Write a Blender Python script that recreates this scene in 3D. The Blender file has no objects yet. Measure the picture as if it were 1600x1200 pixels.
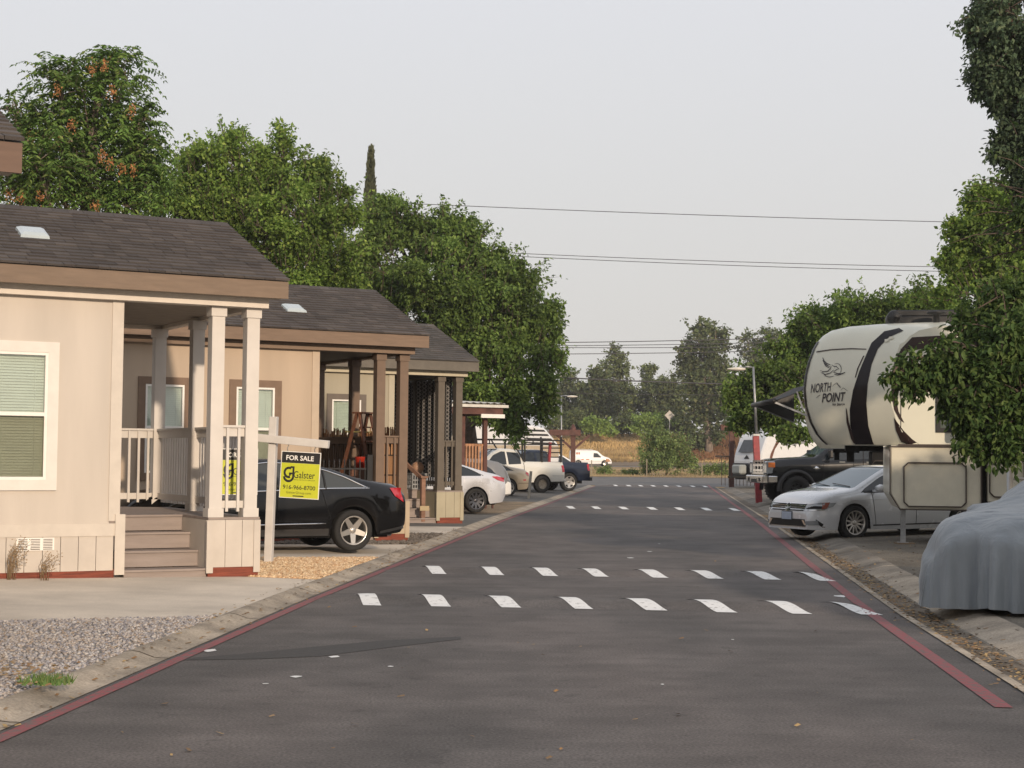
import bpy, bmesh, math, random
import numpy as np
from mathutils import Vector, Matrix
from mathutils.bvhtree import BVHTree
random.seed(7); rng = np.random.default_rng(11)
sc = bpy.context.scene; COL = sc.collection
R = math.radians

# ------------------------------------------------------------------ camera geometry
FPX = 2500.0; PITCH = math.atan(114/FPX); ROLL = 0.010; EYE = 1.6
cF = Vector((0, math.cos(PITCH), math.sin(PITCH))); cU = Vector((0, -math.sin(PITCH), math.cos(PITCH))); cR = Vector((1, 0, 0))
XC = cR*math.cos(ROLL)+cU*math.sin(ROLL); YC = -cR*math.sin(ROLL)+cU*math.cos(ROLL)
def ray(px, py):
    d = cF + XC*((px-800)/FPX) + YC*(-(py-600)/FPX)
    return d/d.y
def G(px, py, z=0.0):                       # pixel -> point on the level z
    d = ray(px, py); k = (z-EYE)/d.z
    return Vector((d.x*k, k, z))
def P(px, py, Y):                           # pixel -> point at distance Y
    d = ray(px, py)
    return Vector((d.x*Y, Y, EYE+d.z*Y))
RA = math.atan(243/2500); cra, sra = math.cos(RA), math.sin(RA)
def TS(x, y): return x*cra-y*sra, x*sra+y*cra
def XY(t, s): return t*cra+s*sra, -t*sra+s*cra
AL = R(29)

# ------------------------------------------------------------------ object helpers
def link(o, parent=None):
    COL.objects.link(o)
    if parent is not None: o.parent = parent
    return o
def tag(o, label=None, cat=None, group=None, kind=None):
    if label: o['label'] = label
    if cat: o['category'] = cat
    if group: o['group'] = group
    if kind: o['kind'] = kind
    return o
def empty(name, loc, rz=0, label=None, cat=None, group=None):
    o = bpy.data.objects.new(name, None); o.location = loc; o.rotation_euler = (0, 0, rz); o.empty_display_size = .3
    link(o); tag(o, label, cat, group); return o
def wm(o):                                  # world matrix of a simple parent chain
    m = Matrix.LocRotScale(o.location, o.rotation_euler, o.scale)
    return wm(o.parent) @ m if o.parent else m

class MB:
    "collects shapes, links them as one mesh object"
    def __init__(s): s.v = []; s.f = []; s.m = []; s.sm = []
    def add(s, vs, fs, m=0, smooth=False):
        n = len(s.v); s.v += [tuple(v) for v in vs]
        for f in fs: s.f.append([n+i for i in f]); s.m.append(m); s.sm.append(smooth)
        return s
    def box(s, x0, x1, y0, y1, z0, z1, m=0, T=None):
        vs = [Vector((x, y, z)) for z in (z0, z1) for y in (y0, y1) for x in (x0, x1)]
        if T is not None: vs = [T @ v for v in vs]
        return s.add(vs, [(0,2,3,1),(4,5,7,6),(0,1,5,4),(2,6,7,3),(0,4,6,2),(1,3,7,5)], m)
    def bar(s, a, b, w, h=None, m=0):        # square bar between two points
        a, b = Vector(a), Vector(b); d = (b-a).normalized(); h = h or w
        u = Vector((0,0,1)) if abs(d.z) < .9 else Vector((1,0,0))
        r = d.cross(u).normalized(); u = r.cross(d)
        vs = [p + r*(i*w/2) + u*(j*h/2) for p in (a, b) for j in (-1,1) for i in (-1,1)]
        return s.add(vs, [(0,2,3,1),(4,5,7,6),(0,1,5,4),(2,6,7,3),(0,4,6,2),(1,3,7,5)], m)
    def tube(s, pts, rads, n=8, m=0, cap=True):
        pts = [Vector(p) for p in pts]
        if not hasattr(rads, '__len__'): rads = [rads]*len(pts)
        vs = []; prev = None
        for i, p in enumerate(pts):
            d = (pts[min(i+1, len(pts)-1)]-pts[max(i-1, 0)]).normalized()
            if prev is None: u = Vector((0,0,1)) if abs(d.z) < .9 else Vector((1,0,0))
            else: u = prev
            r = d.cross(u).normalized(); u = r.cross(d).normalized(); prev = u
            vs += [p + (r*math.cos(2*math.pi*k/n)+u*math.sin(2*math.pi*k/n))*rads[i] for k in range(n)]
        fs = [(i*n+k, i*n+(k+1)%n, (i+1)*n+(k+1)%n, (i+1)*n+k) for i in range(len(pts)-1) for k in range(n)]
        if cap: fs += [tuple(range(n))[::-1], tuple(range((len(pts)-1)*n, len(pts)*n))]
        return s.add(vs, fs, m, True)
    def lathe(s, prof, n=24, m=0, axis='z', c=(0,0,0), T=None):   # prof = [(r, h)]
        vs = []
        for r, h in prof:
            for k in range(n):
                a = 2*math.pi*k/n; x, y = r*math.cos(a), r*math.sin(a)
                v = Vector((x, y, h)) if axis == 'z' else Vector((x, h, y)) if axis == 'y' else Vector((h, x, y))
                v += Vector(c); vs.append(T @ v if T is not None else v)
        fs = [(i*n+k, i*n+(k+1)%n, (i+1)*n+(k+1)%n, (i+1)*n+k) for i in range(len(prof)-1) for k in range(n)]
        return s.add(vs, fs, m, True)
    def grid(s, rows, m=0, smooth=True, closed=False):
        n = len(rows[0]); vs = [v for r in rows for v in r]; fs = []
        for i in range(len(rows)-1):
            for k in range(n if closed else n-1):
                fs.append((i*n+k, i*n+(k+1)%n, (i+1)*n+(k+1)%n, (i+1)*n+k))
        return s.add(vs, fs, m, smooth)
    def build(s, name, mats, parent=None, bevel=0, fix=True):
        me = bpy.data.meshes.new(name); me.from_pydata(s.v, [], s.f)
        mats = mats if isinstance(mats, (list, tuple)) else [mats]
        for m in mats: me.materials.append(m)
        me.polygons.foreach_set('material_index', s.m); me.polygons.foreach_set('use_smooth', s.sm)
        if fix:
            bm = bmesh.new(); bm.from_mesh(me); bmesh.ops.recalc_face_normals(bm, faces=bm.faces[:])
            if bevel: bmesh.ops.bevel(bm, geom=bm.edges[:], offset=bevel, segments=1, affect='EDGES')
            bm.to_mesh(me); bm.free()
        me.update()
        return link(bpy.data.objects.new(name, me), parent)
def npmesh(name, v, f, mat, parent=None, smooth=False):
    me = bpy.data.meshes.new(name); nv = len(v); nf, k = f.shape
    me.vertices.add(nv); me.vertices.foreach_set('co', v.astype(np.float32).ravel())
    me.loops.add(nf*k); me.loops.foreach_set('vertex_index', f.astype(np.int32).ravel())
    me.polygons.add(nf); me.polygons.foreach_set('loop_start', np.arange(0, nf*k, k, dtype=np.int32))
    me.update(calc_edges=True); me.materials.append(mat)
    if smooth: me.polygons.foreach_set('use_smooth', [True]*nf)
    return link(bpy.data.objects.new(name, me), parent)

# ------------------------------------------------------------------ materials
MATS = {}
def nodes(name):
    m = bpy.data.materials.new(name); m.use_nodes = True; nt = m.node_tree
    return m, nt, nt.nodes['Principled BSDF'], nt.nodes.new, nt.links.new
def rgb(c): return (c[0], c[1], c[2], 1)
def pbr(name, col, rough=.6, metal=0, var=.12, scale=6, bump=0, bscale=40, coat=0, spec=.5, stretch=None, col2=None, fine=0):
    if name in MATS: return MATS[name]
    m, nt, b, N, L = nodes(name)
    b.inputs['Roughness'].default_value = rough; b.inputs['Metallic'].default_value = metal
    b.inputs['Coat Weight'].default_value = coat; b.inputs['Specular IOR Level'].default_value = spec
    tc = N('ShaderNodeTexCoord'); src = tc.outputs['Object']
    if stretch:
        mp = N('ShaderNodeMapping'); mp.inputs['Scale'].default_value = stretch; L(src, mp.inputs['Vector']); src = mp.outputs[0]
    no = N('ShaderNodeTexNoise'); no.inputs['Scale'].default_value = scale; no.inputs['Detail'].default_value = 5; no.inputs['Roughness'].default_value = .6
    L(src, no.inputs['Vector'])
    r = N('ShaderNodeValToRGB'); e = r.color_ramp.elements
    c2 = col2 or [c*(1-var*1.6) for c in col]
    e[0].position = .3; e[0].color = rgb(c2); e[1].position = .7; e[1].color = rgb([min(1, c*(1+var*.5)) for c in col])
    L(no.outputs['Fac'], r.inputs[0]); out = r.outputs[0]
    if fine:
        n3 = N('ShaderNodeTexNoise'); n3.inputs['Scale'].default_value = bscale; n3.inputs['Detail'].default_value = 2; L(src, n3.inputs['Vector'])
        mr = N('ShaderNodeMapRange'); mr.inputs[1].default_value = .3; mr.inputs[2].default_value = .7; mr.inputs[3].default_value = 1-fine; mr.inputs[4].default_value = 1+fine
        L(n3.outputs['Fac'], mr.inputs[0])
        mx = N('ShaderNodeVectorMath'); mx.operation = 'MULTIPLY'; L(out, mx.inputs[0]); L(mr.outputs[0], mx.inputs[1]); out = mx.outputs[0]
    L(out, b.inputs['Base Color'])
    if bump:
        n2 = N('ShaderNodeTexNoise'); n2.inputs['Scale'].default_value = bscale; n2.inputs['Detail'].default_value = 4; L(src, n2.inputs['Vector'])
        bp = N('ShaderNodeBump'); bp.inputs['Strength'].default_value = bump; bp.inputs['Distance'].default_value = .02
        L(n2.outputs['Fac'], bp.inputs['Height']); L(bp.outputs[0], b.inputs['Normal'])
    MATS[name] = m; return m
def island(name, cols, rough=.85, transl=0, noise=0, nscale=.5, spec=.3, bump=0):
    "colour picked per loose piece (leaf, stone, shingle) + broad clump variation"
    m, nt, b, N, L = nodes(name)
    b.inputs['Roughness'].default_value = rough; b.inputs['Specular IOR Level'].default_value = spec
    g = N('ShaderNodeNewGeometry'); r = N('ShaderNodeValToRGB'); e = r.color_ramp.elements
    while len(e) < len(cols): e.new(.5)
    for i, c in enumerate(cols): e[i].position = i/max(1, len(cols)-1); e[i].color = rgb(c)
    L(g.outputs['Random Per Island'], r.inputs[0]); out = r.outputs[0]
    if noise:
        tc = N('ShaderNodeTexCoord'); no = N('ShaderNodeTexNoise'); no.inputs['Scale'].default_value = nscale; no.inputs['Detail'].default_value = 3
        L(tc.outputs['Object'], no.inputs['Vector'])
        mr = N('ShaderNodeMapRange'); mr.inputs[1].default_value = .35; mr.inputs[2].default_value = .65; mr.inputs[3].default_value = 1-noise; mr.inputs[4].default_value = 1+noise
        L(no.outputs['Fac'], mr.inputs[0]); mx = N('ShaderNodeVectorMath'); mx.operation = 'MULTIPLY'
        L(out, mx.inputs[0]); L(mr.outputs[0], mx.inputs[1]); out = mx.outputs[0]
    L(out, b.inputs['Base Color'])
    if bump:
        tc2 = N('ShaderNodeTexCoord'); n2 = N('ShaderNodeTexNoise'); n2.inputs['Scale'].default_value = 90; L(tc2.outputs['Object'], n2.inputs['Vector'])
        bp = N('ShaderNodeBump'); bp.inputs['Strength'].default_value = bump; bp.inputs['Distance'].default_value = .01
        L(n2.outputs['Fac'], bp.inputs['Height']); L(bp.outputs[0], b.inputs['Normal'])
    if transl:
        t = N('ShaderNodeBsdfTranslucent'); L(out, t.inputs['Color']); ms = N('ShaderNodeMixShader'); ms.inputs[0].default_value = transl
        L(b.outputs[0], ms.inputs[1]); L(t.outputs[0], ms.inputs[2]); L(ms.outputs[0], nt.nodes['Material Output'].inputs[0])
    return m
def paint(name, col, rough=.25, metal=.0, flake=0):
    if name in MATS: return MATS[name]
    m, nt, b, N, L = nodes(name)
    b.inputs['Base Color'].default_value = rgb(col); b.inputs['Roughness'].default_value = rough; b.inputs['Metallic'].default_value = metal
    b.inputs['Coat Weight'].default_value = .35 if max(col) < .05 else .9; b.inputs['Coat Roughness'].default_value = .06
    if max(col) < .05: b.inputs['Specular IOR Level'].default_value = .3
    tc = N('ShaderNodeTexCoord'); no = N('ShaderNodeTexNoise'); no.inputs['Scale'].default_value = 3; no.inputs['Detail'].default_value = 6
    L(tc.outputs['Object'], no.inputs['Vector']); mr = N('ShaderNodeMapRange'); mr.inputs[3].default_value = rough*.7; mr.inputs[4].default_value = rough*1.6
    L(no.outputs['Fac'], mr.inputs[0]); L(mr.outputs[0], b.inputs['Roughness'])
    MATS[name] = m; return m
def glass(name, col=(.02,.025,.03), rough=.04):
    if name in MATS: return MATS[name]
    m, nt, b, N, L = nodes(name)
    b.inputs['Base Color'].default_value = rgb(col); b.inputs['Roughness'].default_value = rough; b.inputs['Specular IOR Level'].default_value = .6
    MATS[name] = m; return m
def pane(name, tint=(.85,.9,.9), refl=.18):
    if name in MATS: return MATS[name]
    m, nt, b, N, L = nodes(name)
    t = N('ShaderNodeBsdfTransparent'); t.inputs[0].default_value = rgb(tint); g = N('ShaderNodeBsdfGlossy'); g.inputs['Roughness'].default_value = .03
    ms = N('ShaderNodeMixShader'); ms.inputs[0].default_value = refl; L(t.outputs[0], ms.inputs[1]); L(g.outputs[0], ms.inputs[2]); L(ms.outputs[0], nt.nodes['Material Output'].inputs[0])
    MATS[name] = m; return m

M_black = pbr('black plastic', (.012,.012,.013), .5, var=.2)
M_dark = pbr('dark underside', (.006,.006,.006), .9)
M_rubber = pbr('tyre rubber', (.018,.018,.018), .85, bump=.3, bscale=60)
M_chrome = pbr('chrome', (.75,.75,.76), .12, 1, var=.05)
M_alloy = pbr('alloy wheel', (.6,.57,.53), .3, .8, var=.05)
M_alloyd = pbr('dark alloy wheel', (.16,.16,.17), .3, .9, var=.05)
M_steelw = pbr('painted steel wheel', (.22,.2,.17), .5, .6, var=.2)
M_glass = glass('tinted car glass')
M_glassl = glass('windscreen glass', (.10,.13,.15), .05)
M_lens = pbr('headlamp lens', (.28,.3,.32), .1, .2, coat=1)
M_red = pbr('red tail lamp', (.45,.01,.02), .15, coat=1, var=.1)
M_amber = pbr('amber lamp', (.8,.2,.03), .2, coat=1, var=.1)
M_galv = pbr('galvanised steel', (.35,.36,.37), .45, .7, var=.2)
M_redpaint = pbr('faded red paint on post', (.30,.03,.038), .5, var=.25)
M_redwood = pbr('redwood skirt board', (.23,.055,.03), .75, var=.35, scale=3, stretch=(1,4,12), bump=.3)
M_gatewood = pbr('red brown stained timber', (.11,.045,.034), .7, var=.3, scale=4)
M_blind = pbr('pale green blind slats', (.66,.67,.59), .5, var=.05)
M_white = pbr('white vinyl', (.78,.76,.72), .45, var=.04)
M_screen = pane('insect screen', (.86,.84,.80), .01)
M_pane = pane('window glass', (.93,.97,.96), .10)
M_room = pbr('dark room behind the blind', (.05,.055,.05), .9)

def road_mat():
    m, nt, b, N, L = nodes('worn asphalt'); tc = N('ShaderNodeTexCoord'); b.inputs['Roughness'].default_value = .82; b.inputs['Specular IOR Level'].default_value = .35
    def noise(sc_, det=4, stretch=None):
        src = tc.outputs['Object']
        if stretch: mp = N('ShaderNodeMapping'); mp.inputs['Scale'].default_value = stretch; mp.inputs['Rotation'].default_value = (0,0,RA); L(src, mp.inputs['Vector']); src = mp.outputs[0]
        n = N('ShaderNodeTexNoise'); n.inputs['Scale'].default_value = sc_; n.inputs['Detail'].default_value = det; L(src, n.inputs['Vector']); return n.outputs['Fac']
    def mul(a, f, lo, hi, f0=.3, f1=.7):
        mr = N('ShaderNodeMapRange'); mr.inputs[1].default_value = f0; mr.inputs[2].default_value = f1; mr.inputs[3].default_value = lo; mr.inputs[4].default_value = hi; L(f, mr.inputs[0])
        v = N('ShaderNodeVectorMath'); v.operation = 'MULTIPLY'; L(a, v.inputs[0]); L(mr.outputs[0], v.inputs[1]); return v.outputs[0]
    r = N('ShaderNodeValToRGB'); e = r.color_ramp.elements; e[0].position = .38; e[0].color = (.086,.079,.075,1); e[1].position = .65; e[1].color = (.130,.113,.104,1)
    L(noise(.35, 5, (1,.35,1)), r.inputs[0]); o = r.outputs[0]
    o = mul(o, noise(2.5, 6), .86, 1.12); o = mul(o, noise(55, 3), .62, 1.42); o = mul(o, noise(1.2, 5, (.25,3,1)), .9, 1.08); o = mul(o, noise(.9, 3), .84, 1.12, .38, .62); o = mul(o, noise(4, 2), .80, 1.0, .30, .36)
    vo = N('ShaderNodeTexVoronoi'); vo.inputs['Scale'].default_value = 22; vo.inputs['Randomness'].default_value = 1; L(tc.outputs['Object'], vo.inputs['Vector'])
    mr = N('ShaderNodeMapRange'); mr.inputs[1].default_value = .10; mr.inputs[2].default_value = .16; mr.inputs[3].default_value = 1; mr.inputs[4].default_value = 0; L(vo.outputs['Distance'], mr.inputs[0])
    wn = N('ShaderNodeMath'); wn.operation = 'GREATER_THAN'; wn.inputs[1].default_value = .82; sp = N('ShaderNodeSeparateColor'); L(vo.outputs['Color'], sp.inputs[0]); L(sp.outputs[0], wn.inputs[0])
    mm = N('ShaderNodeMath'); mm.operation = 'MULTIPLY'; L(mr.outputs[0], mm.inputs[0]); L(wn.outputs[0], mm.inputs[1])
    mx = N('ShaderNodeMix'); mx.data_type = 'RGBA'; L(mm.outputs[0], mx.inputs[0]); L(o, mx.inputs[6]); mx.inputs[7].default_value = (.17,.155,.14,1)
    L(mx.outputs[2], b.inputs['Base Color'])
    bp = N('ShaderNodeBump'); bp.inputs['Strength'].default_value = .5; bp.inputs['Distance'].default_value = .006; L(noise(120, 3), bp.inputs['Height']); L(bp.outputs[0], b.inputs['Normal'])
    return m
M_road = road_mat()
M_road2 = pbr('pale old asphalt', (.13,.125,.12), .85, var=.2, scale=.6, fine=.25, bscale=50)
M_conc = pbr('concrete slab', (.60,.53,.44), .85, var=.16, scale=.9, bump=.15, bscale=60, fine=.08)
M_kerb = pbr('dirty kerb concrete', (.40,.34,.265), .9, var=.35, scale=1.6, bump=.4, bscale=50, fine=.2)
M_gutter = pbr('gutter with dirt', (.17,.14,.105), .95, var=.4, scale=2.5, bump=.4, bscale=50, fine=.3)
M_gravelg = pbr('grey gravel bed', (.30,.29,.28), .95, var=.3, scale=8, bump=1, bscale=60, fine=.5)
M_gravelt = pbr('tan gravel bed', (.55,.38,.23), .95, var=.3, scale=8, bump=1, bscale=60, fine=.5)
M_graveld = pbr('dark gravel bed', (.11,.095,.08), .95, var=.3, scale=8, bump=1, bscale=60, fine=.5)
M_dirt = pbr('bare dirt and straw', (.27,.2,.125), .95, var=.35, scale=1.2, bump=.5, bscale=40, fine=.3)
M_lotr = pbr('compacted gravel lot', (.165,.145,.115), .95, var=.3, scale=.8, bump=.8, bscale=45, fine=.45)
M_asphl = pbr('driveway asphalt', (.12,.115,.105), .9, var=.25, scale=1.1, bump=.3, bscale=60, fine=.25)
M_grass = pbr('dry grass ground', (.40,.265,.105), .95, var=.35, scale=.12, bump=.5, bscale=5, fine=.35, col2=(.24,.15,.07))
M_field = pbr('ploughed brown field', (.22,.165,.11), .95, var=.25, scale=.1, fine=.3, bscale=4)

# ------------------------------------------------------------------ terrain
def lerp_tab(tab, x):
    if x <= tab[0][0]: return tab[0][1]
    for (a, b), (c, d) in zip(tab, tab[1:]):
        if x <= c: return b+(d-b)*(x-a)/(c-a)
    return tab[-1][1]
TL = [(0,-3.66),(8.7,-3.69),(17.3,-3.88),(40,-4.07),(90,-4.0)]      # centre of the left red line
TR = [(0,2.2),(10.8,2.19),(17,2.13),(40,2.32),(98,2.46)]
tl = lambda s: lerp_tab(TL, s)
tr = lambda s: lerp_tab(TR, s)
ZF = [(0,0),(92,0),(97,.06),(112,.26),(120,.3),(180,.55),(196,.6),(204,.9),(216,1.9),(228,4.6),(234,5.15),(400,5.6)]
HUMPS = [17.65, 22.3, 50.9, 92.3]
def hump(s, t=0):
    z = 0
    for h in HUMPS:
        if abs(s-h) < .75: z += .055*(1+math.cos(math.pi*(s-h)/.75))/2
    return z*max(0, min(1, (t-tl(s))/.5, (tr(s)+.1-t)/.4))
def Hs(t, s):
    if s > 92: return lerp_tab(ZF, s)
    a, b = tl(s), tr(s)
    if t < a: return lerp_tab([(0,0),(.08,0),(.2,.0),(.36,.055),(.44,.045)], a-t) + max(0, a-t-.44)*.022
    if t > b: return lerp_tab([(0,0),(.3,0),(.5,-.02),(.72,-.02),(1.0,.06),(1.15,.07)], t-b) + max(0, min(t-b-1.15, 12))*.02
    return 0
def H(x, y): return Hs(*TS(x, y))
def strip(name, fa, fb, s0, s1, ds, mat, dz=0.0, nt=2, humps=False, kind='structure', extra=None):
    "sheet between lateral offsets fa(s), fb(s), following the ground"
    rows = []; s = s0; n = max(1, int(round((s1-s0)/ds)))
    for i in range(n+1):
        s = s0+(s1-s0)*i/n; row = []
        for k in range(nt+1):
            t = fa(s)+(fb(s)-fa(s))*k/nt; x, y = XY(t, s)
            row.append((x, y, Hs(t, s)+(hump(s, t) if humps else 0)+dz))
        rows.append(row)
    o = MB().grid(rows, smooth=True).build(name, mat); tag(o, kind=kind)
    return o
# one broad sheet to the horizon, a little below everything else
rows = []
ssl = [-40,-10,0,20,40,60,80,90,92,97,112,120,150,180,196,204,210,216,222,228,231,234,260,320,420,700,1500,3000]
for s in ssl:
    rows.append([(XY(t, s)[0], XY(t, s)[1], (Hs(-5, s) if s < 92 else lerp_tab(ZF, s)) - (.25 if s < 92 else .012)) for t in (-1500,-400,-150,-80,-40,-20,-10,-5,0,5,10,20,40,80,150,400,1500)])
tag(MB().grid(rows).build('ground', M_grass), kind='structure')
strip('road', lambda s: tl(s)-.1, lambda s: tr(s)+.3, 1, 92.8, .1, M_road, 0, 26, True)
strip('kerb_left', lambda s: tl(s)-.44, lambda s: tl(s)-.1, 1, 91, .5, M_kerb, .004, 6)
strip('kerb_right', lambda s: tr(s)+.68, lambda s: tr(s)+1.15, 1, 91, .5, pbr('right kerb dirty asphalt concrete', (.22,.195,.16), .9, var=.4, scale=1.1, bump=.4, bscale=50, fine=.25), .004, 6)
strip('kerb_apron', lambda s: tr(s)+.70, lambda s: tr(s)+1.12, 1, 24, .5, M_kerb, .009, 6)
strip('gutter_lip', lambda s: tr(s)+.28, lambda s: tr(s)+.37, 1, 91, .5, M_kerb, .010, 2)
strip('gutter_right', lambda s: tr(s)+.3, lambda s: tr(s)+.68, 1, 91, .5, M_gutter, .004, 4)
strip('cross_road', lambda s: -60, lambda s: 70, 92.8, 113, 1, M_road2, .0, 8)
strip('verge', lambda s: -60, lambda s: 90, 113, 183, 5, M_grass, .0, 8)
strip('far_verge_kerb', lambda s: -60, lambda s: 70, 113, 113.9, .9, M_gutter, .03, 4)
strip('far_road', lambda s: -120, lambda s: 120, 183, 193, 5, M_road2, .02, 8)
strip('field', lambda s: -120, lambda s: 140, 193, 210, 1, M_field, .0, 8)
# lots: the strips between kerb and lot end, cut along the slant of the lots
TK = math.tan(AL+RA)
def lot(name, s0, s1, mat, side=-1, t1=-16, dz=.0, k0=1, k1=1):
    nn = 14; rows = []
    for i in range(nn+1):
        s_ = s0+(s1-s0)*i/nn; e = (tl(s_)-.44) if side < 0 else (tr(s_)+1.15); row = []
        for k in range(9):
            t = e+(t1-e)*k/8; s = s_-(k0+(k1-k0)*i/nn)*TK*abs(t-e) if side < 0 else s_+math.tan(R(30)-RA)*abs(t-e)
            x, y = XY(t, s)
            z = (.045+abs(t-e)*.022) if side < 0 else (.07+min(abs(t-e), 12)*.02)
            row.append((x, y, z+dz))
        rows.append(row)
    o = MB().grid(rows).build(name, mat); tag(o, kind='structure'); return o
lot('gravel_bed', 1, 15.06, M_gravelg)
lot('concrete_pad', 15.06, 19.75, M_conc, k1=0)
lot('tan_gravel_bed', 19.75, 24.3, M_gravelt, k0=0)
lot('driveway', 24.3, 27.98, M_conc)
lot('dark_gravel_bed', 27.98, 31.9, M_graveld)
lot('walkway', 31.9, 35.3, M_conc)
lot('asphalt_bay', 35.3, 43.8, M_asphl)
lot('dirt_patch', 43.8, 55.6, M_dirt)
lot('parking_lot', 55.6, 92, M_asphl)
lot('gravel_lot', 14.2, 92, M_lotr, 1, 40)
lot('driveway_right', -12, 14.2, M_asphl, 1, 30)

def joints():
    b = MB()
    for i in range(28):
        s = 9.2+i*3.05
        if i < 26: rows = [[XY(tl(s)-.1-.34*k/6, s+e)+(Hs(tl(s)-.1-.34*k/6, s)+.007,) for e in (0,.018)] for k in range(7)]; b.grid(rows)
    tag(b.build('kerb_joints', pbr('kerb joint dirt', (.07,.055,.04), .95)), kind='structure')
joints()
def wear_mat(name, col, under, amt=.5, sc_=14):
    m, nt, b, N, L = nodes(name); b.inputs['Roughness'].default_value = .7
    tc = N('ShaderNodeTexCoord'); n = N('ShaderNodeTexNoise'); n.inputs['Scale'].default_value = sc_; n.inputs['Detail'].default_value = 8; n.inputs['Roughness'].default_value = .7
    L(tc.outputs['Object'], n.inputs['Vector']); r = N('ShaderNodeValToRGB'); e = r.color_ramp.elements
    e[0].position = amt-.09; e[0].color = rgb(under); e[1].position = amt+.02; e[1].color = rgb(col); L(n.outputs['Fac'], r.inputs[0]); L(r.outputs[0], b.inputs['Base Color']); return m
M_redline = wear_mat('worn red kerb paint', (.24,.055,.062), (.12,.09,.085), .50)
M_mark = wear_mat('white road paint', (.74,.74,.72), (.22,.21,.2), .42)
strip('red_line_left', lambda s: tl(s)-.05, lambda s: tl(s)+.05, 1, 90, .1, M_redline, .006, 2, True)
strip('red_line_right', lambda s: tr(s)-.06, lambda s: tr(s)+.06, 10.75, 96, .1, M_redline, .006, 2, True)
def marks():
    b = MB()
    for h, n, t0, t1, L_ in ((17.55,8,-3.37,1.88,1.25),(22.2,8,-3.3,1.85,1.25),(50.8,7,-3.2,1.9,1.35),(92.2,8,-3.1,2.0,1.3)):
        for i in range(n):
            t = t0+(t1-t0)*i/(n-1)+random.uniform(-.04,.04); w = .21+random.uniform(-.02,.02); l0 = L_*random.uniform(.92,1.05); rows = []
            for k in range(13):
                s = h-l0/2+l0*k/12; tt = t-(-.5+k/12)*.34
                rows.append([XY(tt+e, s)+(hump(s, tt+e)+.006,) for e in (0, w/3, 2*w/3, w)])
            b.grid(rows)
    o = b.build('road_markings', M_mark); tag(o, kind='structure')
    b = MB()
    for px, py, w, l in ((327,1017,.12,.2),(522,1027,.10,.16),(463,1058,.09,.12),(610,1042,.05,.06),(415,1069,.05,.05),(1313,932,.16,.3),(985,872,.12,.2),(1015,862,.1,.15),(1030,850,.06,.1),(1145,1000,.03,.04),(1035,1070,.03,.05)):
        g = G(px, py); t, s = TS(g.x, g.y); c = [XY(t+w/2*math.cos(a)*random.uniform(.6,1.1), s+l/2*math.sin(a)*random.uniform(.6,1.1))+(.005,) for a in [i*math.pi/5 for i in range(10)]]
        b.add(c, [tuple(range(10))])
    tag(b.build('paint_splashes', M_mark), kind='structure')
marks()
# cast shadow across the near road, painted as a flat dark band
def shadow_band():
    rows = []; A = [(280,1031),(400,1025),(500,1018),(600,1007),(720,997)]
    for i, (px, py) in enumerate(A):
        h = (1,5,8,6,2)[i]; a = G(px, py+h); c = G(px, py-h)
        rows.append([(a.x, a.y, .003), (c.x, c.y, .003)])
    tag(MB().grid(rows, smooth=False).build('painted_shadow', pbr('painted shadow tone', (.045,.042,.04), .8, var=.2, scale=20)), kind='structure')
shadow_band()

# ------------------------------------------------------------------ stones and litter (uncountable)
def stones(name, mat, n, s0, s1, depth, size, zbase=0.0, smin=0):
    v = []; f = []
    e = rng.random(n)**1.0*depth; s_ = rng.uniform(s0, s1, n)
    base = np.array([[1,0,0],[0,1,0],[-1,0,0],[0,-1,0],[0,0,1],[0,0,-1]], float)
    tri = np.array([[0,1,4],[1,2,4],[2,3,4],[3,0,4],[1,0,5],[2,1,5],[3,2,5],[0,3,5]])
    tle = np.array([tl(a)-.44 for a in s_]); t = tle-e; s = s_-TK*e
    if smin: keep = s > smin; t, s, e, n = t[keep], s[keep], e[keep], int(keep.sum())
    x = t*cra+s*sra; y = -t*sra+s*cra; z = .045+e*.022+zbase
    sz = size*rng.uniform(.5, 1.3, n)
    V = base[None]*rng.uniform(.55, 1.25, (n,6,1))*sz[:,None,None]; V[:,:,2] *= .6
    an = rng.uniform(0, 6.28, n); c, s2 = np.cos(an), np.sin(an); tx = rng.uniform(-.5,.5,n)
    X = V[:,:,0]*c[:,None]-V[:,:,1]*s2[:,None]; Y = V[:,:,0]*s2[:,None]+V[:,:,1]*c[:,None]; Z = V[:,:,2]+X*tx[:,None]
    V = np.stack([X+x[:,None], Y+y[:,None], Z+(z+sz*.2)[:,None]], -1).reshape(-1,3)
    F = (tri[None]+np.arange(n)[:,None,None]*6).reshape(-1,3)
    o = npmesh(name, V, F, mat); tag(o, kind='stuff'); return o
M_st_g = island('grey blue pebbles', [(.16,.155,.17),(.30,.29,.30),(.42,.38,.35),(.27,.22,.18),(.50,.48,.46),(.24,.24,.27)], .9)
M_st_t = island('tan pebbles', [(.50,.30,.16),(.66,.47,.28),(.80,.64,.42),(.42,.24,.12),(.74,.55,.36)], .9)
M_st_d = island('dark pebbles', [(.07,.06,.05),(.14,.12,.10),(.21,.18,.15),(.10,.085,.07)], .9)
a = stones('grey_gravel', M_st_g, 42000, 8.5, 15.1, 5.5, .021); tag(a, 'grey and bluish loose gravel beside the kerb', 'gravel')
a = stones('tan_gravel', M_st_t, 20000, 19.8, 24.25, 2.6, .024, 0, 19.8); tag(a, 'tan loose gravel around the sign post', 'gravel')
a = stones('dark_gravel', M_st_d, 5000, 28, 31.9, 2.2, .035); tag(a, 'dark loose gravel by the second cottage', 'gravel')
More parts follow.
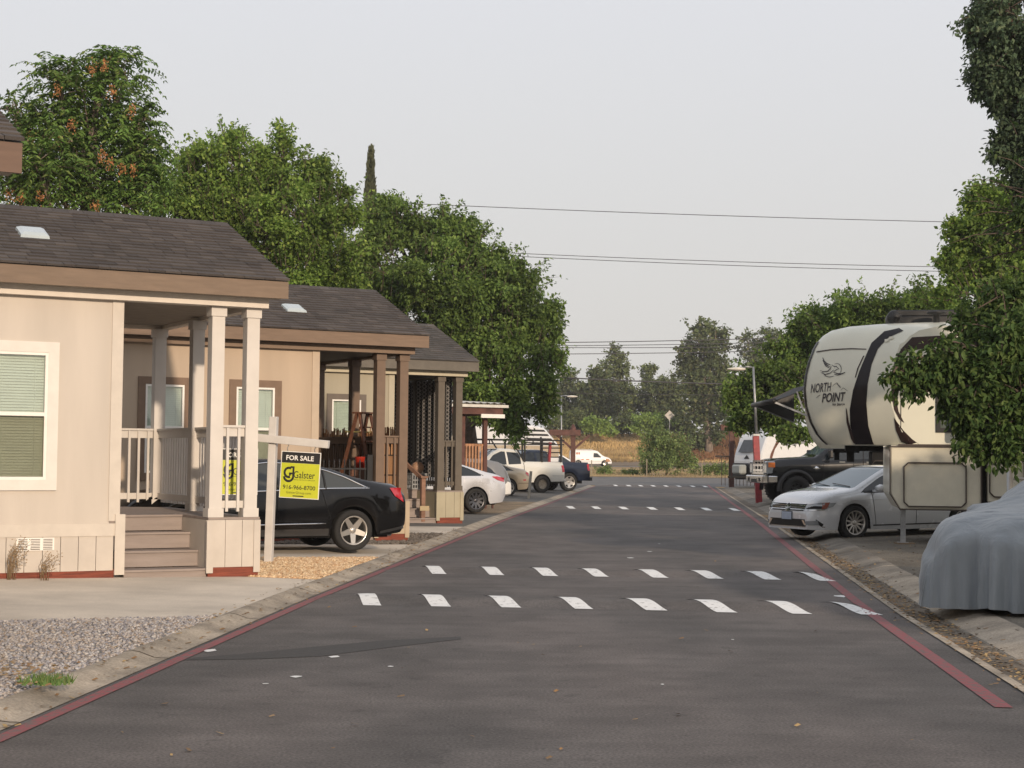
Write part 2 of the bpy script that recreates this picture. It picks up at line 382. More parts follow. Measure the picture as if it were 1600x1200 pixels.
# litter of dry leaves along both gutters
def litter(name, mat, spots, size, lab):
    n = len(spots); c = np.array(spots); an = rng.uniform(0, 6.28, n); sz = size*rng.uniform(.4, 1.4, n)
    q = np.array([[-1,-.45,0],[1,-.4,.25],[.9,.5,.5],[-.9,.45,.12]])
    V = q[None]*sz[:,None,None]; X = V[:,:,0]*np.cos(an)[:,None]-V[:,:,1]*np.sin(an)[:,None]; Y = V[:,:,0]*np.sin(an)[:,None]+V[:,:,1]*np.cos(an)[:,None]
    V = np.stack([X+c[:,None,0], Y+c[:,None,1], V[:,:,2]+c[:,None,2]+.006], -1).reshape(-1,3)
    o = npmesh(name, V, np.arange(n*4).reshape(-1,4), mat); tag(o, lab, 'leaf litter', kind='stuff')
M_lit = island('dry fallen leaves', [(.30,.17,.07),(.20,.12,.06),(.42,.29,.13),(.14,.09,.05),(.34,.24,.14)], .9)
sp = []
for i in range(3800):
    s = 9+38*random.random()**1.5; t = tr(s)+random.gauss(.52,.13); x, y = XY(t, s); sp.append((x, y, H(x, y)))
for i in range(700):
    s = 9+40*random.random(); t = tr(s)+random.uniform(.9, 4); x, y = XY(t, s); sp.append((x, y, H(x, y)))
litter('leaf_litter', M_lit, sp, .02, 'dry brown leaf litter lying in the right gutter')
sp = []
for i in range(500):
    s = 9+25*random.random(); t = tl(s)-random.uniform(.05,.6); x, y = XY(t, s); sp.append((x, y, H(x, y)+.004))
for i in range(160):
    x, y = G(random.gauss(40,45), random.gauss(1058,10), .1).xy; sp.append((x, y, .12))
for i in range(60):
    x, y = G(random.uniform(60,1560), random.uniform(860,1190)).xy
    if tl(15) < TS(x, y)[0] < tr(15): sp.append((x, y, .002))
litter('fallen_leaves', M_lit, sp, .02, 'scattered dry leaves along the left kerb and on the lane')

# ------------------------------------------------------------------ cottages
M_slot_shade = pbr('shadowed vent slots', (.12,.10,.085), .8)
def boards(b, x0, x1, y, z0, z1, n, th=.018, gap=.007, m=0):
    w = (x1-x0)/n
    for i in range(n): b.box(x0+i*w+gap/2, x0+(i+1)*w-gap/2, y, y+th, z0, z1, m)
def siding_mat(name, col, pitch=.203):
    m, nt, b, N, L = nodes(name); b.inputs['Roughness'].default_value = .75; b.inputs['Specular IOR Level'].default_value = .25
    tc = N('ShaderNodeTexCoord'); sx = N('ShaderNodeSeparateXYZ'); L(tc.outputs['Object'], sx.inputs[0])
    no = N('ShaderNodeTexNoise'); no.inputs['Scale'].default_value = 1.1; no.inputs['Detail'].default_value = 5; mp = N('ShaderNodeMapping'); mp.inputs['Scale'].default_value = (2.2,2.2,.35)
    L(tc.outputs['Object'], mp.inputs[0]); L(mp.outputs[0], no.inputs['Vector'])
    r = N('ShaderNodeValToRGB'); e = r.color_ramp.elements; e[0].position = .3; e[0].color = rgb([c*.9 for c in col]); e[1].position = .7; e[1].color = rgb([c*1.04 for c in col]); L(no.outputs['Fac'], r.inputs[0])
    L(r.outputs[0], b.inputs['Base Color'])
    # grooves + wood grain as relief
    n2 = N('ShaderNodeTexNoise'); n2.inputs['Scale'].default_value = 30; n2.inputs['Detail'].default_value = 4; m2 = N('ShaderNodeMapping'); m2.inputs['Scale'].default_value = (3,3,.12); L(tc.outputs['Object'], m2.inputs[0]); L(m2.outputs[0], n2.inputs['Vector'])
    bp = N('ShaderNodeBump'); bp.inputs['Strength'].default_value = .35; bp.inputs['Distance'].default_value = .004; L(n2.outputs['Fac'], bp.inputs['Height']); L(bp.outputs[0], b.inputs['Normal'])
    return m
M_deck = pbr('mauve composite decking', (.30,.25,.225), .7, var=.1, scale=2, stretch=(1,8,8), bump=.2, bscale=30)
M_shing = island('charcoal brown shingles', [(.052,.045,.043),(.076,.066,.062),(.063,.056,.054),(.095,.083,.077),(.058,.052,.05)], .95, noise=.15, nscale=.6, bump=.6)
M_shingd = island('grey shingles', [(.055,.052,.05),(.08,.073,.068),(.066,.062,.06),(.1,.09,.083)], .95, noise=.15, nscale=.6, bump=.6)
M_skyl = pbr('milky acrylic dome', (.42,.48,.50), .2, coat=.6, var=.05)

def roof_slope(b, x0, x1, yE, zE, yR, zR, seed):
    "one slope shingled tab by tab, from eave (yE,zE) up to ridge (yR,zR)"
    rr = random.Random(seed); L_ = math.hypot(yR-yE, zR-zE); n = int(L_/.145); uy, uz = (yR-yE)/L_, (zR-zE)/L_
    ny, nz = (-uz, uy) if uy > 0 else (uz, -uy)
    for i in range(n+1):
        a0 = i*.145; a1 = min(L_, a0+.175); x = x0 - rr.uniform(0,.3)
        while x < x1:
            w = rr.choice((.14,.2,.27,.33)); xa, xb = max(x, x0), min(x+w, x1); x += w
            if xb-xa < .02: continue
            dz = rr.uniform(0,.006)
            p = lambda a, h, X: (X, yE+uy*a+ny*h, zE+uz*a+nz*h)
            h0, h1 = .022+dz, .006
            b.add([p(a0,h0,xa+.002),p(a0,h0,xb-.002),p(a1,h1,xb-.002),p(a1,h1,xa+.002),p(a0,-.002,xa+.002),p(a0,-.002,xb-.002)], [(0,1,2,3),(4,5,1,0)])

def post_mb(b, x0, x1, y0, y1, z0, z1):
    b.box(x0, x1, y0, y1, z0, z1); e = .018
    b.box(x0-e, x1+e, y0-e, y1+e, z0, z0+.11); b.box(x0-e, x1+e, y0-e, y1+e, z1-.12, z1)

def window(par, x0, x1, z0, z1, mt, y=0, split=True, name='window'):
    tw = .125
    fr = MB(); fr.box(x0, x1, y-.03, y-.002, z1-tw, z1); fr.box(x0, x1, y-.03, y-.002, z0, z0+tw); fr.box(x0, x0+tw, y-.0295, y-.002, z0+tw, z1-tw); fr.box(x1-tw, x1, y-.0295, y-.002, z0+tw, z1-tw)
    w = fr.build(name, mt, par)
    a0, a1, c0, c1 = x0+tw, x1-tw, z0+tw, z1-tw
    s = MB(); e = .035
    s.box(a0, a1, y-.022, y+.03, c1-e, c1); s.box(a0, a1, y-.026, y+.03, c0, c0+e); s.box(a0, a0+e, y-.0215, y+.03, c0+e, c1-e); s.box(a1-e, a1, y-.0215, y+.03, c0+e, c1-e)
    zm = (c0+c1)/2+.02; s.box(a0+e, a1-e, y-.018, y+.025, zm-.022, zm+.022)
    s.build('sash', M_white, w)
    g = MB(); g.box(a0+e, a1-e, y+.004, y+.008, zm+.022, c1-e); g.box(a0+e, a1-e, y+.016, y+.02, c0+e, zm-.022); g.build('pane', M_pane, w)
    g = MB(); g.box(a0+e, a1-e, y-.008, y-.006, c0+e, zm-.022); g.build('insect_screen', M_screen, w)
    bl = MB(); z = c0+e
    T0 = Matrix.Rotation(R(62), 4, 'X')
    while z < c1-e-.02:
        T = Matrix.Translation((0, y+.06, z+.02)) @ T0; bl.box(a0+e*.3, a1-e*.3, -.021, .021, -.0012, .0012, 0, T); z += .034
    bl.box(a0+e*.3, a1-e*.3, y+.04, y+.085, c1-.05, c1-.005)
    for q in (.2,.8): bl.box(a0+(a1-a0)*q-.003, a0+(a1-a0)*q+.003, y+.036, y+.039, c0, c1-.05)
    bl.build('blind', M_blind, w)
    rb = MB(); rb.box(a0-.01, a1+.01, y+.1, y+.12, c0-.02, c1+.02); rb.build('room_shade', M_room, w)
    return w

def cottage(O, label, pal, wins, seed, x0=-9.0, vents=(), curtain=False):
    """park cottage; local x along the eave (0 = porch end), y away from the viewer, z up"""
    root = empty('cottage', (O[0], O[1], 0), AL, label, 'cottage', 'park cottages along the left of the lane')
    mw, mt, mp, ms, mf, mb, mr, mc = pal['wall'], pal['trim'], pal['post'], pal['skirt'], pal['fascia'], pal['beam'], pal['roof'], pal['ceil']
    D = 4.2; DZ = .81
    # walls with openings cut as pieces between the windows
    b = MB(); xs = x0
    ws = sorted(wins)
    for (a0, a1, c0, c1) in ws:
        b.box(xs, a0+.1, 0, .1, .75, 3.47); b.box(a0+.1, a1-.1, 0, .1, .75, c0+.1); b.box(a0+.1, a1-.1, 0, .1, c1-.1, 3.47); xs = a1-.1
    b.box(xs, -1.9, 0, .1, .75, 3.47)
    b.box(x0, x0+.1, .1, D, .75, 3.47); b.box(x0, -1.78, D-.1, D, .75, 3.47)
    b.build('wall', mw, root)
    b = MB(); b.box(-1.9, -1.78, .02, D-.12, .81, 3.46); b.build('porch_wall', mw, root)
    b = MB(); g0 = -1.78-.13; b.box(g0, -1.772, -.018, .0, .78, 3.45)
    b.box(x0, -1.8, -.02, -.001, .60, .75); b.box(-1.83, -1.71, -.04, -.002, .13, .86)
    b.build('corner_trim', mt if pal.get('ctrim') is None else pal['ctrim'], root)
    b = MB(); boards(b, x0, -1.84, -.008, .185, .60, int((-1.84-x0)/.205), .03); b.build('skirting', ms, root)
    b = MB(); b.box(x0, -1.83, -.004, .05, -.15, .20); b.build('base_board', M_redwood, root)
    for (a0, a1, c0, c1) in ws: window(root, a0, a1, c0, c1, mt)
    for (va, vz) in vents:
        b = MB(); b.box(va, va+.44, -.024, -.010, vz, vz+.15)
        for k in range(3):
            for j in range(6): b.box(va+.02+k*.145, va+.13+k*.145, -.031, -.024, vz+.022+j*.019, vz+.032+j*.019)
        fv = b.build('foundation_vent', M_white, root); b = MB()
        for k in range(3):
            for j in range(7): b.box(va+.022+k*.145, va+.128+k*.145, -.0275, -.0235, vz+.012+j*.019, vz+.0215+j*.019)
        b.build('vent_slots', M_slot_shade, fv)
    # roof
    b = MB(); E0 = -.32; zE = 3.80; yR = D/2; zR = zE+(yR-E0)*.415; xe = .23
    b.add([(x0-.3,E0,zE-.02),(xe,E0,zE-.02),(xe,yR,zR-.02),(x0-.3,yR,zR-.02),(x0-.3,D-E0,zE-.02),(xe,D-E0,zE-.02)], [(0,1,2,3),(3,2,5,4)])
    roof_slope(b, x0-.3, xe+.01, E0-.02, zE-.008, yR, zR, seed); roof_slope(b, x0-.3, xe+.01, D-E0+.02, zE-.008, yR, zR, seed+1)
    x = x0-.3
    while x < xe-.05:
        w = min(.2, xe-x); b.add([(x,yR-.15,zR-.04),(x+w,yR-.15,zR-.04),(x+w,yR,zR+.03),(x,yR,zR+.03),(x,yR+.15,zR-.04),(x+w,yR+.15,zR-.04)], [(0,1,2,3),(3,2,5,4)]); x += w+.003
    roof = b.build('roof', mr, root, fix=False)
    b = MB(); b.box(x0-.3, xe, E0, E0+.035, zE-.235, zE-.022); b.box(x0-.3, xe, D-E0-.035, D-E0, zE-.235, zE-.022)
    for X in (xe-.036,):
        for (ya, za, yb, zb) in ((E0+.037, zE-.03, yR, zR-.03), (yR, zR-.03, D-E0-.037, zE-.03)):
            b.add([(X,ya,za),(X,yb,zb),(X,yb,zb-.2),(X,ya,za-.2),(X+.035,ya,za),(X+.035,yb,zb),(X+.035,yb,zb-.2),(X+.035,ya,za-.2)], [(0,1,2,3),(4,7,6,5),(0,4,5,1),(3,2,6,7),(0,3,7,4),(1,5,6,2)])
    b.build('fascia', mf, root)
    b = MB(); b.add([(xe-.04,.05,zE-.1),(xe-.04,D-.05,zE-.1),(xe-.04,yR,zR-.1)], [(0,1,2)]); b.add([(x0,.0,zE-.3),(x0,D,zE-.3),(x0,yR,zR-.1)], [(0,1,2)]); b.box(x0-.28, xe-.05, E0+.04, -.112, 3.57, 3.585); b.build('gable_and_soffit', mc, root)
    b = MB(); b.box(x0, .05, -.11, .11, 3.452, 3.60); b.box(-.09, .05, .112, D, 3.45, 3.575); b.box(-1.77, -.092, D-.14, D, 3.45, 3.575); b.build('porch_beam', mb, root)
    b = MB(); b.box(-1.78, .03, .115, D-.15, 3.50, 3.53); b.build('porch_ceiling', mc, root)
    sk = MB(); X0, X1 = pal.get('sky', (-2.9,-2.45)); ym = E0+.82
    def rp(x, t, h): return (x, E0+t, zE+t*.415+h)
    for (t0, t1, h, e) in ((pal.get('st',1.0),pal.get('st',1.0)+.33,.0,0),):
        q = [rp(X0,t0,.0),rp(X1,t0,.0),rp(X1,t1,.0),rp(X0,t1,.0)]; q2 = [rp(X0+.01,t0+.01,.05),rp(X1-.01,t0+.01,.05),rp(X1-.01,t1-.01,.05),rp(X0+.01,t1-.01,.05)]; q3 = [rp(X0+.06,t0+.05,.075),rp(X1-.06,t0+.05,.075),rp(X1-.06,t1-.05,.075),rp(X0+.06,t1-.05,.075)]
        sk.grid([q, q2, q3], m=0, smooth=False, closed=True); sk.add(q3, [(0,1,2,3)])
    sk.build('roof_vent', M_skyl, roof)
    # porch: deck, box, steps, posts, rails
    b = MB(); y = 1.36
    while y < D-.02: b.box(-1.765, 0, y, min(y+.135, D), DZ-.03, DZ); y += .14
    b.box(-.66, .012, -.012, 1.357, DZ-.03, DZ)
    b.build('deck', M_deck, root)
    b = MB(); n = 3; b.box(-.66, 0, -.004, .05, .19, .777)
    boards(b, -.70+.04, .0, -.022, .19, .777, 3); b.box(-.685, -.60, -.042, -.022, .12, .777); b.box(-.07, .014, -.042, -.022, .12, .777)
    # stepped inner side of the box, outer side
    b.box(-.665, -.62, .05, 1.36, .1, .777); b.box(-.03, .0, .05, D, .15, .777); b.box(-1.76, -.035, D-.05, D, .1, .777)
    b.build('deck_skirting', ms, root)
    b = MB(); b.box(-.655, -.0, -.012, .04, -.1, .188); b.box(-.02, .006, .045, D, -.1, .148); b.build('deck_base_board', M_redwood, root)
    b = MB()
    for i, y0 in enumerate((.02,.36,.70,1.04)):
        zt = .18+.21*i; b.box(-1.70, -.668, y0, y0+.028, zt-.20 if i else -.1, zt-.028); b.box(-1.70, -.668, y0-.025, y0+.36, zt-.026, zt)
    b.box(-1.70, -.668, 1.37, 1.39, .5, .779)
    b.build('steps', M_deck, root)
    for (a, y) in ((-.65,.0),(-.19,.0),(-.19,2.2),(-.19,4.0),(-1.76,4.0)):
        b = MB(); post_mb(b, a, a+.165, y, y+.165, DZ+.001, 3.449); b.build('porch_post', mp, root)
    def rail(xa, ya, xb, yb, sp):
        b = MB(); L_ = math.hypot(xb-xa, yb-ya); ux, uy = (xb-xa)/L_, (yb-ya)/L_
        b.bar((xa,ya,1.88),(xb,yb,1.88),.04,.11); b.bar((xa,ya,.97),(xb,yb,.97),.04,.09); b.bar((xa,ya,1.95),(xb,yb,1.95),.1,.03)
        n = int(L_/sp)
        for k in range(n):
            q = (k+.5)*L_/n; nx, ny = uy*.035, -ux*.035; b.bar((xa+ux*q+nx,ya+uy*q+ny,.88),(xa+ux*q+nx,ya+uy*q+ny,1.93),.034)
        b.build('railing', pal.get('rail', mp), root)
    rail(-.485, .08, -.19, .08, .1); rail(-.10, .17, -.10, 2.2, .115); rail(-.10, 2.37, -.10, 4.0, .115); rail(-1.6, 4.08, -.19, 4.08, .13)
    return root

def wallm(n, c): return siding_mat(n, c)
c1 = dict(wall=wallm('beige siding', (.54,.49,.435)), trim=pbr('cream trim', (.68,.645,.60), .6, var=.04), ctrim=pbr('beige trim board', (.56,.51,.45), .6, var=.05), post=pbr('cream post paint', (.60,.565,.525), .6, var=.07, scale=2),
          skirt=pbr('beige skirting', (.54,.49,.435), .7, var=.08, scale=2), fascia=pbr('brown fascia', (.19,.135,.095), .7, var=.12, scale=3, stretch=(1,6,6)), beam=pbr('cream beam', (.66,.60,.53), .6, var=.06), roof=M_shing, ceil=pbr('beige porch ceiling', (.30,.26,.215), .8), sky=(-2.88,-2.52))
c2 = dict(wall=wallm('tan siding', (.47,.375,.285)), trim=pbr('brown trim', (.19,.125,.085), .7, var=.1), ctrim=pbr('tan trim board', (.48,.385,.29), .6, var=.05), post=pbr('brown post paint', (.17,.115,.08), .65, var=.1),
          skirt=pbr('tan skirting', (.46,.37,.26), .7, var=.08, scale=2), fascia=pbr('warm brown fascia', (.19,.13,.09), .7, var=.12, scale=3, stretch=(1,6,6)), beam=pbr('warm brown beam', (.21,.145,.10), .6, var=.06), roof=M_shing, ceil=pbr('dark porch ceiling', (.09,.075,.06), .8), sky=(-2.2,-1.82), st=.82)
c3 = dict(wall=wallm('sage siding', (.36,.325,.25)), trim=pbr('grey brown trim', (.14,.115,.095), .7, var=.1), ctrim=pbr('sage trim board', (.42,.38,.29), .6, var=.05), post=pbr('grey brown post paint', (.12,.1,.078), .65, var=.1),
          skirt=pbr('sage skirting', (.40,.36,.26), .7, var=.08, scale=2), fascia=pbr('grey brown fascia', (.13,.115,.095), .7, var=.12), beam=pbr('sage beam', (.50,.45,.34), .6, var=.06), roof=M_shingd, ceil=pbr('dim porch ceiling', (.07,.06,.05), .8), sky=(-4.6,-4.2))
H1 = cottage((-3.19,20.3), 'nearest beige cottage with cream posts, wooden steps and white framed window', c1, [(-3.48,-2.54,1.15,2.91)], 5, vents=[(-2.99,.44)])
H2 = cottage((-1.87,29.2), 'tan cottage with brown posts and brown window trim behind the black car', c2, [(-5.02,-4.1,1.15,2.89),(-3.43,-2.48,1.15,2.89)], 9)
H3 = cottage((-1.125,37.2), 'sage green cottage with grey brown posts and a patterned porch curtain', c3, [(-3.42,-2.47,1.15,2.97)], 13)
c0 = dict(c1); c0['sky'] = (-7.5,-7.0); c0['fascia'] = pbr('red brown fascia', (.145,.09,.065), .7, var=.12, scale=3, stretch=(1,6,6))
H0 = cottage((-3.83,11.38), 'cottage of which only a dark shingled roof corner shows at the upper left edge', c0, [(-3.48,-2.54,1.15,2.91)], 21)

# ------------------------------------------------------------------ vehicles
def wheel(root, x, y, r, wd, mrim, n=5, sw=.07, side=1, twin=False, rr=.68, dish=0.0):
    "tyre with a rim child; side=+1 faces local +y"
    b = MB(); h = wd/2; ri = r*rr
    b.lathe([(ri,-h),(r*.93,-h*1.0),(r*.985,-h*.8),(r,-h*.5),(r,h*.5),(r*.985,h*.8),(r*.93,h),(ri,h*.96),(ri*.98,h*.4),(ri*.98,-h)], 36, axis='y')
    if r > .42:
        for k in range(28):
            a = 2*math.pi*k/28; T = Matrix.Rotation(a, 4, 'Y')
            for q in (-1, 1): b.box(r-.02, r+.014, q*h*.55-h*.38, q*h*.55+h*.38, -.02, .022, 0, T)
    w = b.build('wheel', M_rubber, root); w.location = (x, y, r)
    c = MB(); f = h*(.85-dish)*side
    c.lathe([(ri*1.0,h*.98*side),(ri*.95,h*1.0*side),(ri*.9,h*.85*side),(ri*.9,0)], 36, axis='y')
    for k in range(n):
        for off in ((-.16, .16) if twin else (0,)):
            T = Matrix.Rotation(2*math.pi*k/n+.3, 4, 'Y')
            a, e = off*ri*.55, off*ri*1.5
            p = [(ri*.16, f*.75, -sw*.75+a), (ri*.16, f*.75, sw*.75+a), (ri*.93, f, sw*.5+e), (ri*.93, f, -sw*.5+e)]
            p2 = [(q[0], q[1]-.03*side, q[2]) for q in p]
            c.add([T @ Vector(q) for q in p+p2], [(0,1,2,3),(4,7,6,5),(0,4,5,1),(1,5,6,2),(2,6,7,3),(3,7,4,0)])
    c.lathe([(ri*.2,f*.6),(ri*.2,f*.86),(ri*.13,f*.92),(.001,f*.93)], 16, axis='y')
    c.build('rim', mrim, w)
    d = MB(); d.lathe([(ri*.95,f*.25),(.001,f*.25)], 24, axis='y'); d.build('brake_disc', M_dark, w)
    return w

class Body:
    def __init__(s, c):
        s.c = c; L_ = c['L']; s.x0, s.x1 = -L_/2, L_/2
        s.roofz = max(z for x, z in c['top'])
    def sm(s, tab, x, k=.05):
        return sum(lerp_tab(tab, x+d)*w for d, w in ((-2*k,1),(-k,2),(0,3),(k,2),(2*k,1)))/9
    def hw(s, x):
        c = s.c; W = c['W']/2; v = W
        xf = s.x1-c.get('nf', .9); xr = s.x0+c.get('nr', .8)
        if x > xf: v -= W*c.get('kf', .26)*((x-xf)/(s.x1-xf))**2.4
        if x < xr: v -= W*c.get('kr', .16)*((xr-x)/(xr-s.x0))**2.6
        return v
    def arch(s, x):
        z = s.sm(s.c['low'], x, .02); R_ = s.c['ar']
        for xc in s.c['wx']:
            if abs(x-xc) < R_: z = max(z, s.c['r']+math.sqrt(max(0, R_*R_-(x-xc)**2)))
        return z
    def ring(s, x):
        c = s.c; hw = s.hw(x); top = s.sm(c['top'], x, c.get('ks', .04)); belt = min(s.sm(c['belt'], x), top-.045); low = s.arch(x)
        low = min(low, belt-.06)
        rr_ = c.get('rail') or [(0,0)]
        rail = belt+.004 if not (rr_[0][0] <= x <= rr_[-1][0]) else max(belt+.004, min(lerp_tab(c['rail'], x) if c.get('sharp') else s.sm(c['rail'], x, .03), top-.03)) if c.get('rail') else belt+.004
        if rail < belt+.02: rail = belt+.004
        yb = hw*.935
        def yz(z): return yb+(c['roofw']-yb)*max(0, min(1, (z-belt)/max(.1, s.roofz-belt)))
        h = belt-low; dz = top-rail
        P_ = [(hw*.955, low), (hw*.99, low+h*.22), (hw, low+h*.5), (hw*.992, low+h*.76), (hw*.972, low+h*.92), (yb, belt),
              (yz((belt+rail)/2)+.012*(rail > belt+.02), (belt+rail)/2), (yz(rail), rail), (yz(rail)-.035-.1*max(0, dz-.1), rail+dz*.62), (yz(rail)*.80, rail+dz*.93), (yz(rail)*.42, top), (0, top+.006)]
        if c.get('bed') and c['bed'][0] < x < c['bed'][1]:
            P_[8] = (yz(rail)-.03, top); P_[9] = (yz(rail)-.07, top); P_[10] = (yz(rail)-.075, top-.42); P_[11] = (0, top-.42)
        return P_
    def side_y(s, x, z):
        P_ = s.ring(x)
        for (a, b), (c, d) in zip(P_[:8], P_[1:9]):
            if b <= z <= d and d > b: return a+(c-a)*(z-b)/(d-b)
        return P_[2][0] if z < P_[5][1] else P_[7][0]

def vehicle(name, label, cat, loc, rz, c, mats, group=None):
    root = empty(name, loc, rz, label, cat, group); B = Body(c); mb, mg, mw = mats['body'], mats.get('glass', M_glass), mats.get('ws', M_glassl)
    xs = set()
    n = 84
    for i in range(n+1): xs.add(round(B.x0+c['L']*i/n, 4))
    for xc in c['wx']:
        for k in range(17): xs.add(round(xc+c['ar']*.9995*math.cos(math.pi*k/16), 4))
    for k in c.get('cuts', ()): xs.add(k); xs.add(k+.004)
    for e in (.004,.015,.04,.08): xs.add(round(B.x0+e, 4)); xs.add(round(B.x1-e, 4))
    xs = sorted(x for x in xs if B.x0 <= x <= B.x1); rings = [B.ring(x) for x in xs]; m = len(rings[0])
    full = []
    for x, r in zip(xs, rings): full.append([(x, y, z) for y, z in r]+[(x, -y, z) for y, z in r[-2::-1]])
    nn = len(full[0]); body = MB(); gl = MB(); ws = MB(); vs = [v for r in full for v in r]
    body.v = list(vs); bf = []; gf = []; wf = []
    def inr(x, rg): return rg and rg[0] <= x <= rg[1]
    for i in range(len(xs)-1):
        xm = (xs[i]+xs[i+1])/2
        for k in range(nn-1):
            kk = k if k < m-1 else nn-2-k
            f = (i*nn+k, i*nn+k+1, (i+1)*nn+k+1, (i+1)*nn+k)
            tall = rings[i][7][1]-rings[i][5][1] > .015 and rings[i+1][7][1]-rings[i+1][5][1] > .0
            if kk in (5, 6) and tall: gf.append(f)
            elif kk in (9, 10) and any(inr(xm, g) for g in c.get('screens', ())): wf.append(f)
            else: bf.append(f)
    bf.append(tuple(range(nn))); bf.append(tuple((len(xs)-1)*nn+k for k in range(nn))[::-1])
    def sub(fs):
        ids = sorted({i for f in fs for i in f}); mp = {a: j for j, a in enumerate(ids)}
        return [vs[a] for a in ids], [[mp[i] for i in f] for f in fs]
    bvh = BVHTree.FromPolygons([wm(root) @ Vector(v) for v in vs], bf+gf+wf)
    o = MB().add(*sub(bf), 0, True).build('body', mb, root)
    for f in o.data.polygons: 
        if len(f.vertices) > 6: f.use_smooth = False
    if gf:
        for sd in (1, -1):
            v_, f_ = sub([f for f in gf if vs[f[0]][1]*sd > 0]); MB().add([(x, y-.006*sd, z) for x, y, z in v_], f_, 0, True).build('side_window', mg, root)
    if wf:
        for rg, nm in zip(c['screens'], ('windscreen', 'rear_window')):
            ff = [f for f in wf if rg[0]-.01 <= vs[f[0]][0] <= rg[1]+.01]
            if ff: v_, f_ = sub(ff); MB().add([(x, y, z-.004) for x, y, z in v_], f_, 0, True).build(nm, mw if nm == 'windscreen' else mg, root)
    ub = MB(); W = c['W']/2; ub.box(B.x0+.25, B.x1-.25, -W+.32, W-.32, c.get('ubz', .2), c.get('ubt', .62)); ub.box(c['wx'][0]+c['ar'], c['wx'][1]-c['ar'], -W+.1, W-.1, c.get('ubz', .2)+.02, c.get('ubz', .2)+.16)
    for xc in c['wx']: ub.box(xc-c['ar']*.98, xc+c['ar']*.98, -W+.29, W-.29, c.get('ubz', .2), c['r']+c['ar'])
    ub.build('underbody', M_dark, root)
    wp = c['wheel']
    for xc in c['wx']:
        for sd in (1, -1): wheel(root, xc, sd*(W-wp.get('wd', .21)/2-.015+wp.get('out', 0)), c['r'], wp.get('wd', .21), wp['m'], wp.get('n', 5), wp.get('sw', .07), sd, wp.get('twin', False), wp.get('rr', .68))
    def line(name_, pts, w, mat, off=.004, both=True):
        for sd in ((1, -1) if both else (1,)):
            b = MB(); b.tube([(x, sd*(B.side_y(x, z)+off), z) for x, z in pts], w, 6); o = b.build(name_, mat, root)
        return o
    def seg(pts, k=6):
        out = []
        for (a, b_), (c_, d) in zip(pts, pts[1:]): out += [(a+(c_-a)*i/k, b_+(d-b_)*i/k) for i in range(k)]
        return out+[pts[-1]]
    def patch(name_, poly, mat, off=.008, sides=(1, -1)):
        "polygon (x,z) laid on the flank"
        bm = bmesh.new(); bm.faces.new([bm.verts.new((x, 0, z)) for x, z in poly]); bmesh.ops.triangulate(bm, faces=bm.faces[:])
        for _ in range(3): bmesh.ops.subdivide_edges(bm, edges=[e for e in bm.edges if e.calc_length() > .09], cuts=1, use_grid_fill=False); bmesh.ops.triangulate(bm, faces=bm.faces[:])
        bm.verts.ensure_lookup_table(); vv = [tuple(v.co) for v in bm.verts]; ff = [[v.index for v in f.verts] for f in bm.faces]; bm.free(); out = None
        for sd in sides: out = MB().add([(x, sd*(B.side_y(x, z)+off), z) for x, y, z in vv], ff, 0, True).build(name_, mat, root)
        return out
    return root, B, bvh, line, seg, patch

def decal(name, poly, bvh, root, mat, off=.006, sub=3, elen=.08, smooth=True):
    "pixel outline(s) laid onto a real surface as thin film"
    bm = bmesh.new(); pts = []
    for px, py in poly:
        d = ray(px, py).normalized(); h = bvh.ray_cast(Vector((0,0,EYE)), d)
        pts.append((px, py))
    bm.faces.new([bm.verts.new((x, y, 0)) for x, y in pts]); bmesh.ops.triangulate(bm, faces=bm.faces[:])
    for _ in range(sub): bmesh.ops.subdivide_edges(bm, edges=[e for e in bm.edges if e.calc_length() > elen*100], cuts=1); bmesh.ops.triangulate(bm, faces=bm.faces[:])
    bm.verts.ensure_lookup_table(); vv = []; inv = wm(root).inverted(); bad = set()
    for v in bm.verts:
        d = ray(v.co.x, v.co.y).normalized(); loc, nr, i, t = bvh.ray_cast(Vector((0,0,EYE)), d)
        if loc is None: bad.add(v.index); vv.append((0,0,0)); continue
        if nr.dot(d) > 0: nr = -nr
        vv.append(tuple(inv @ (loc+nr*off)))
    ff = [[v.index for v in f.verts] for f in bm.faces if not any(v.index in bad for v in f.verts)]; bm.free()
    if not ff: return None
    return MB().add(vv, ff, 0, smooth).build(name, mat, root, fix=False)

# --- black sedan in the second driveway
blk = paint('black car paint', (.006,.006,.0065), .12)
cb = dict(L=4.58, W=1.77, r=.325, ar=.375, wx=(-1.33,1.43), roofw=.56,
    top=[(-2.29,.86),(-2.25,.98),(-2.12,1.055),(-1.75,1.10),(-1.45,1.15),(-1.1,1.27),(-.7,1.385),(-.25,1.435),(.1,1.44),(.45,1.39),(.85,1.22),(1.2,1.03),(1.35,.985),(1.9,.90),(2.15,.80),(2.25,.68),(2.29,.5)],
    belt=[(-2.29,.84),(-1.6,.985),(-.9,.98),(1.2,.90),(2.3,.6)], low=[(-2.29,.42),(-2.2,.28),(-1.8,.24),(0,.24),(1.9,.24),(2.2,.26),(2.29,.4)],
    rail=[(-1.62,.96),(-1.45,1.04),(-1.2,1.16),(-.9,1.26),(-.5,1.345),(0,1.375),(.4,1.33),(.75,1.19),(1.12,.98),(1.2,.9)],
    screens=[(.42,1.22),(-1.72,-.72)], wheel=dict(m=M_alloy, n=5, sw=.066, rr=.70, wd=.225), kr=.2, nr=.7)
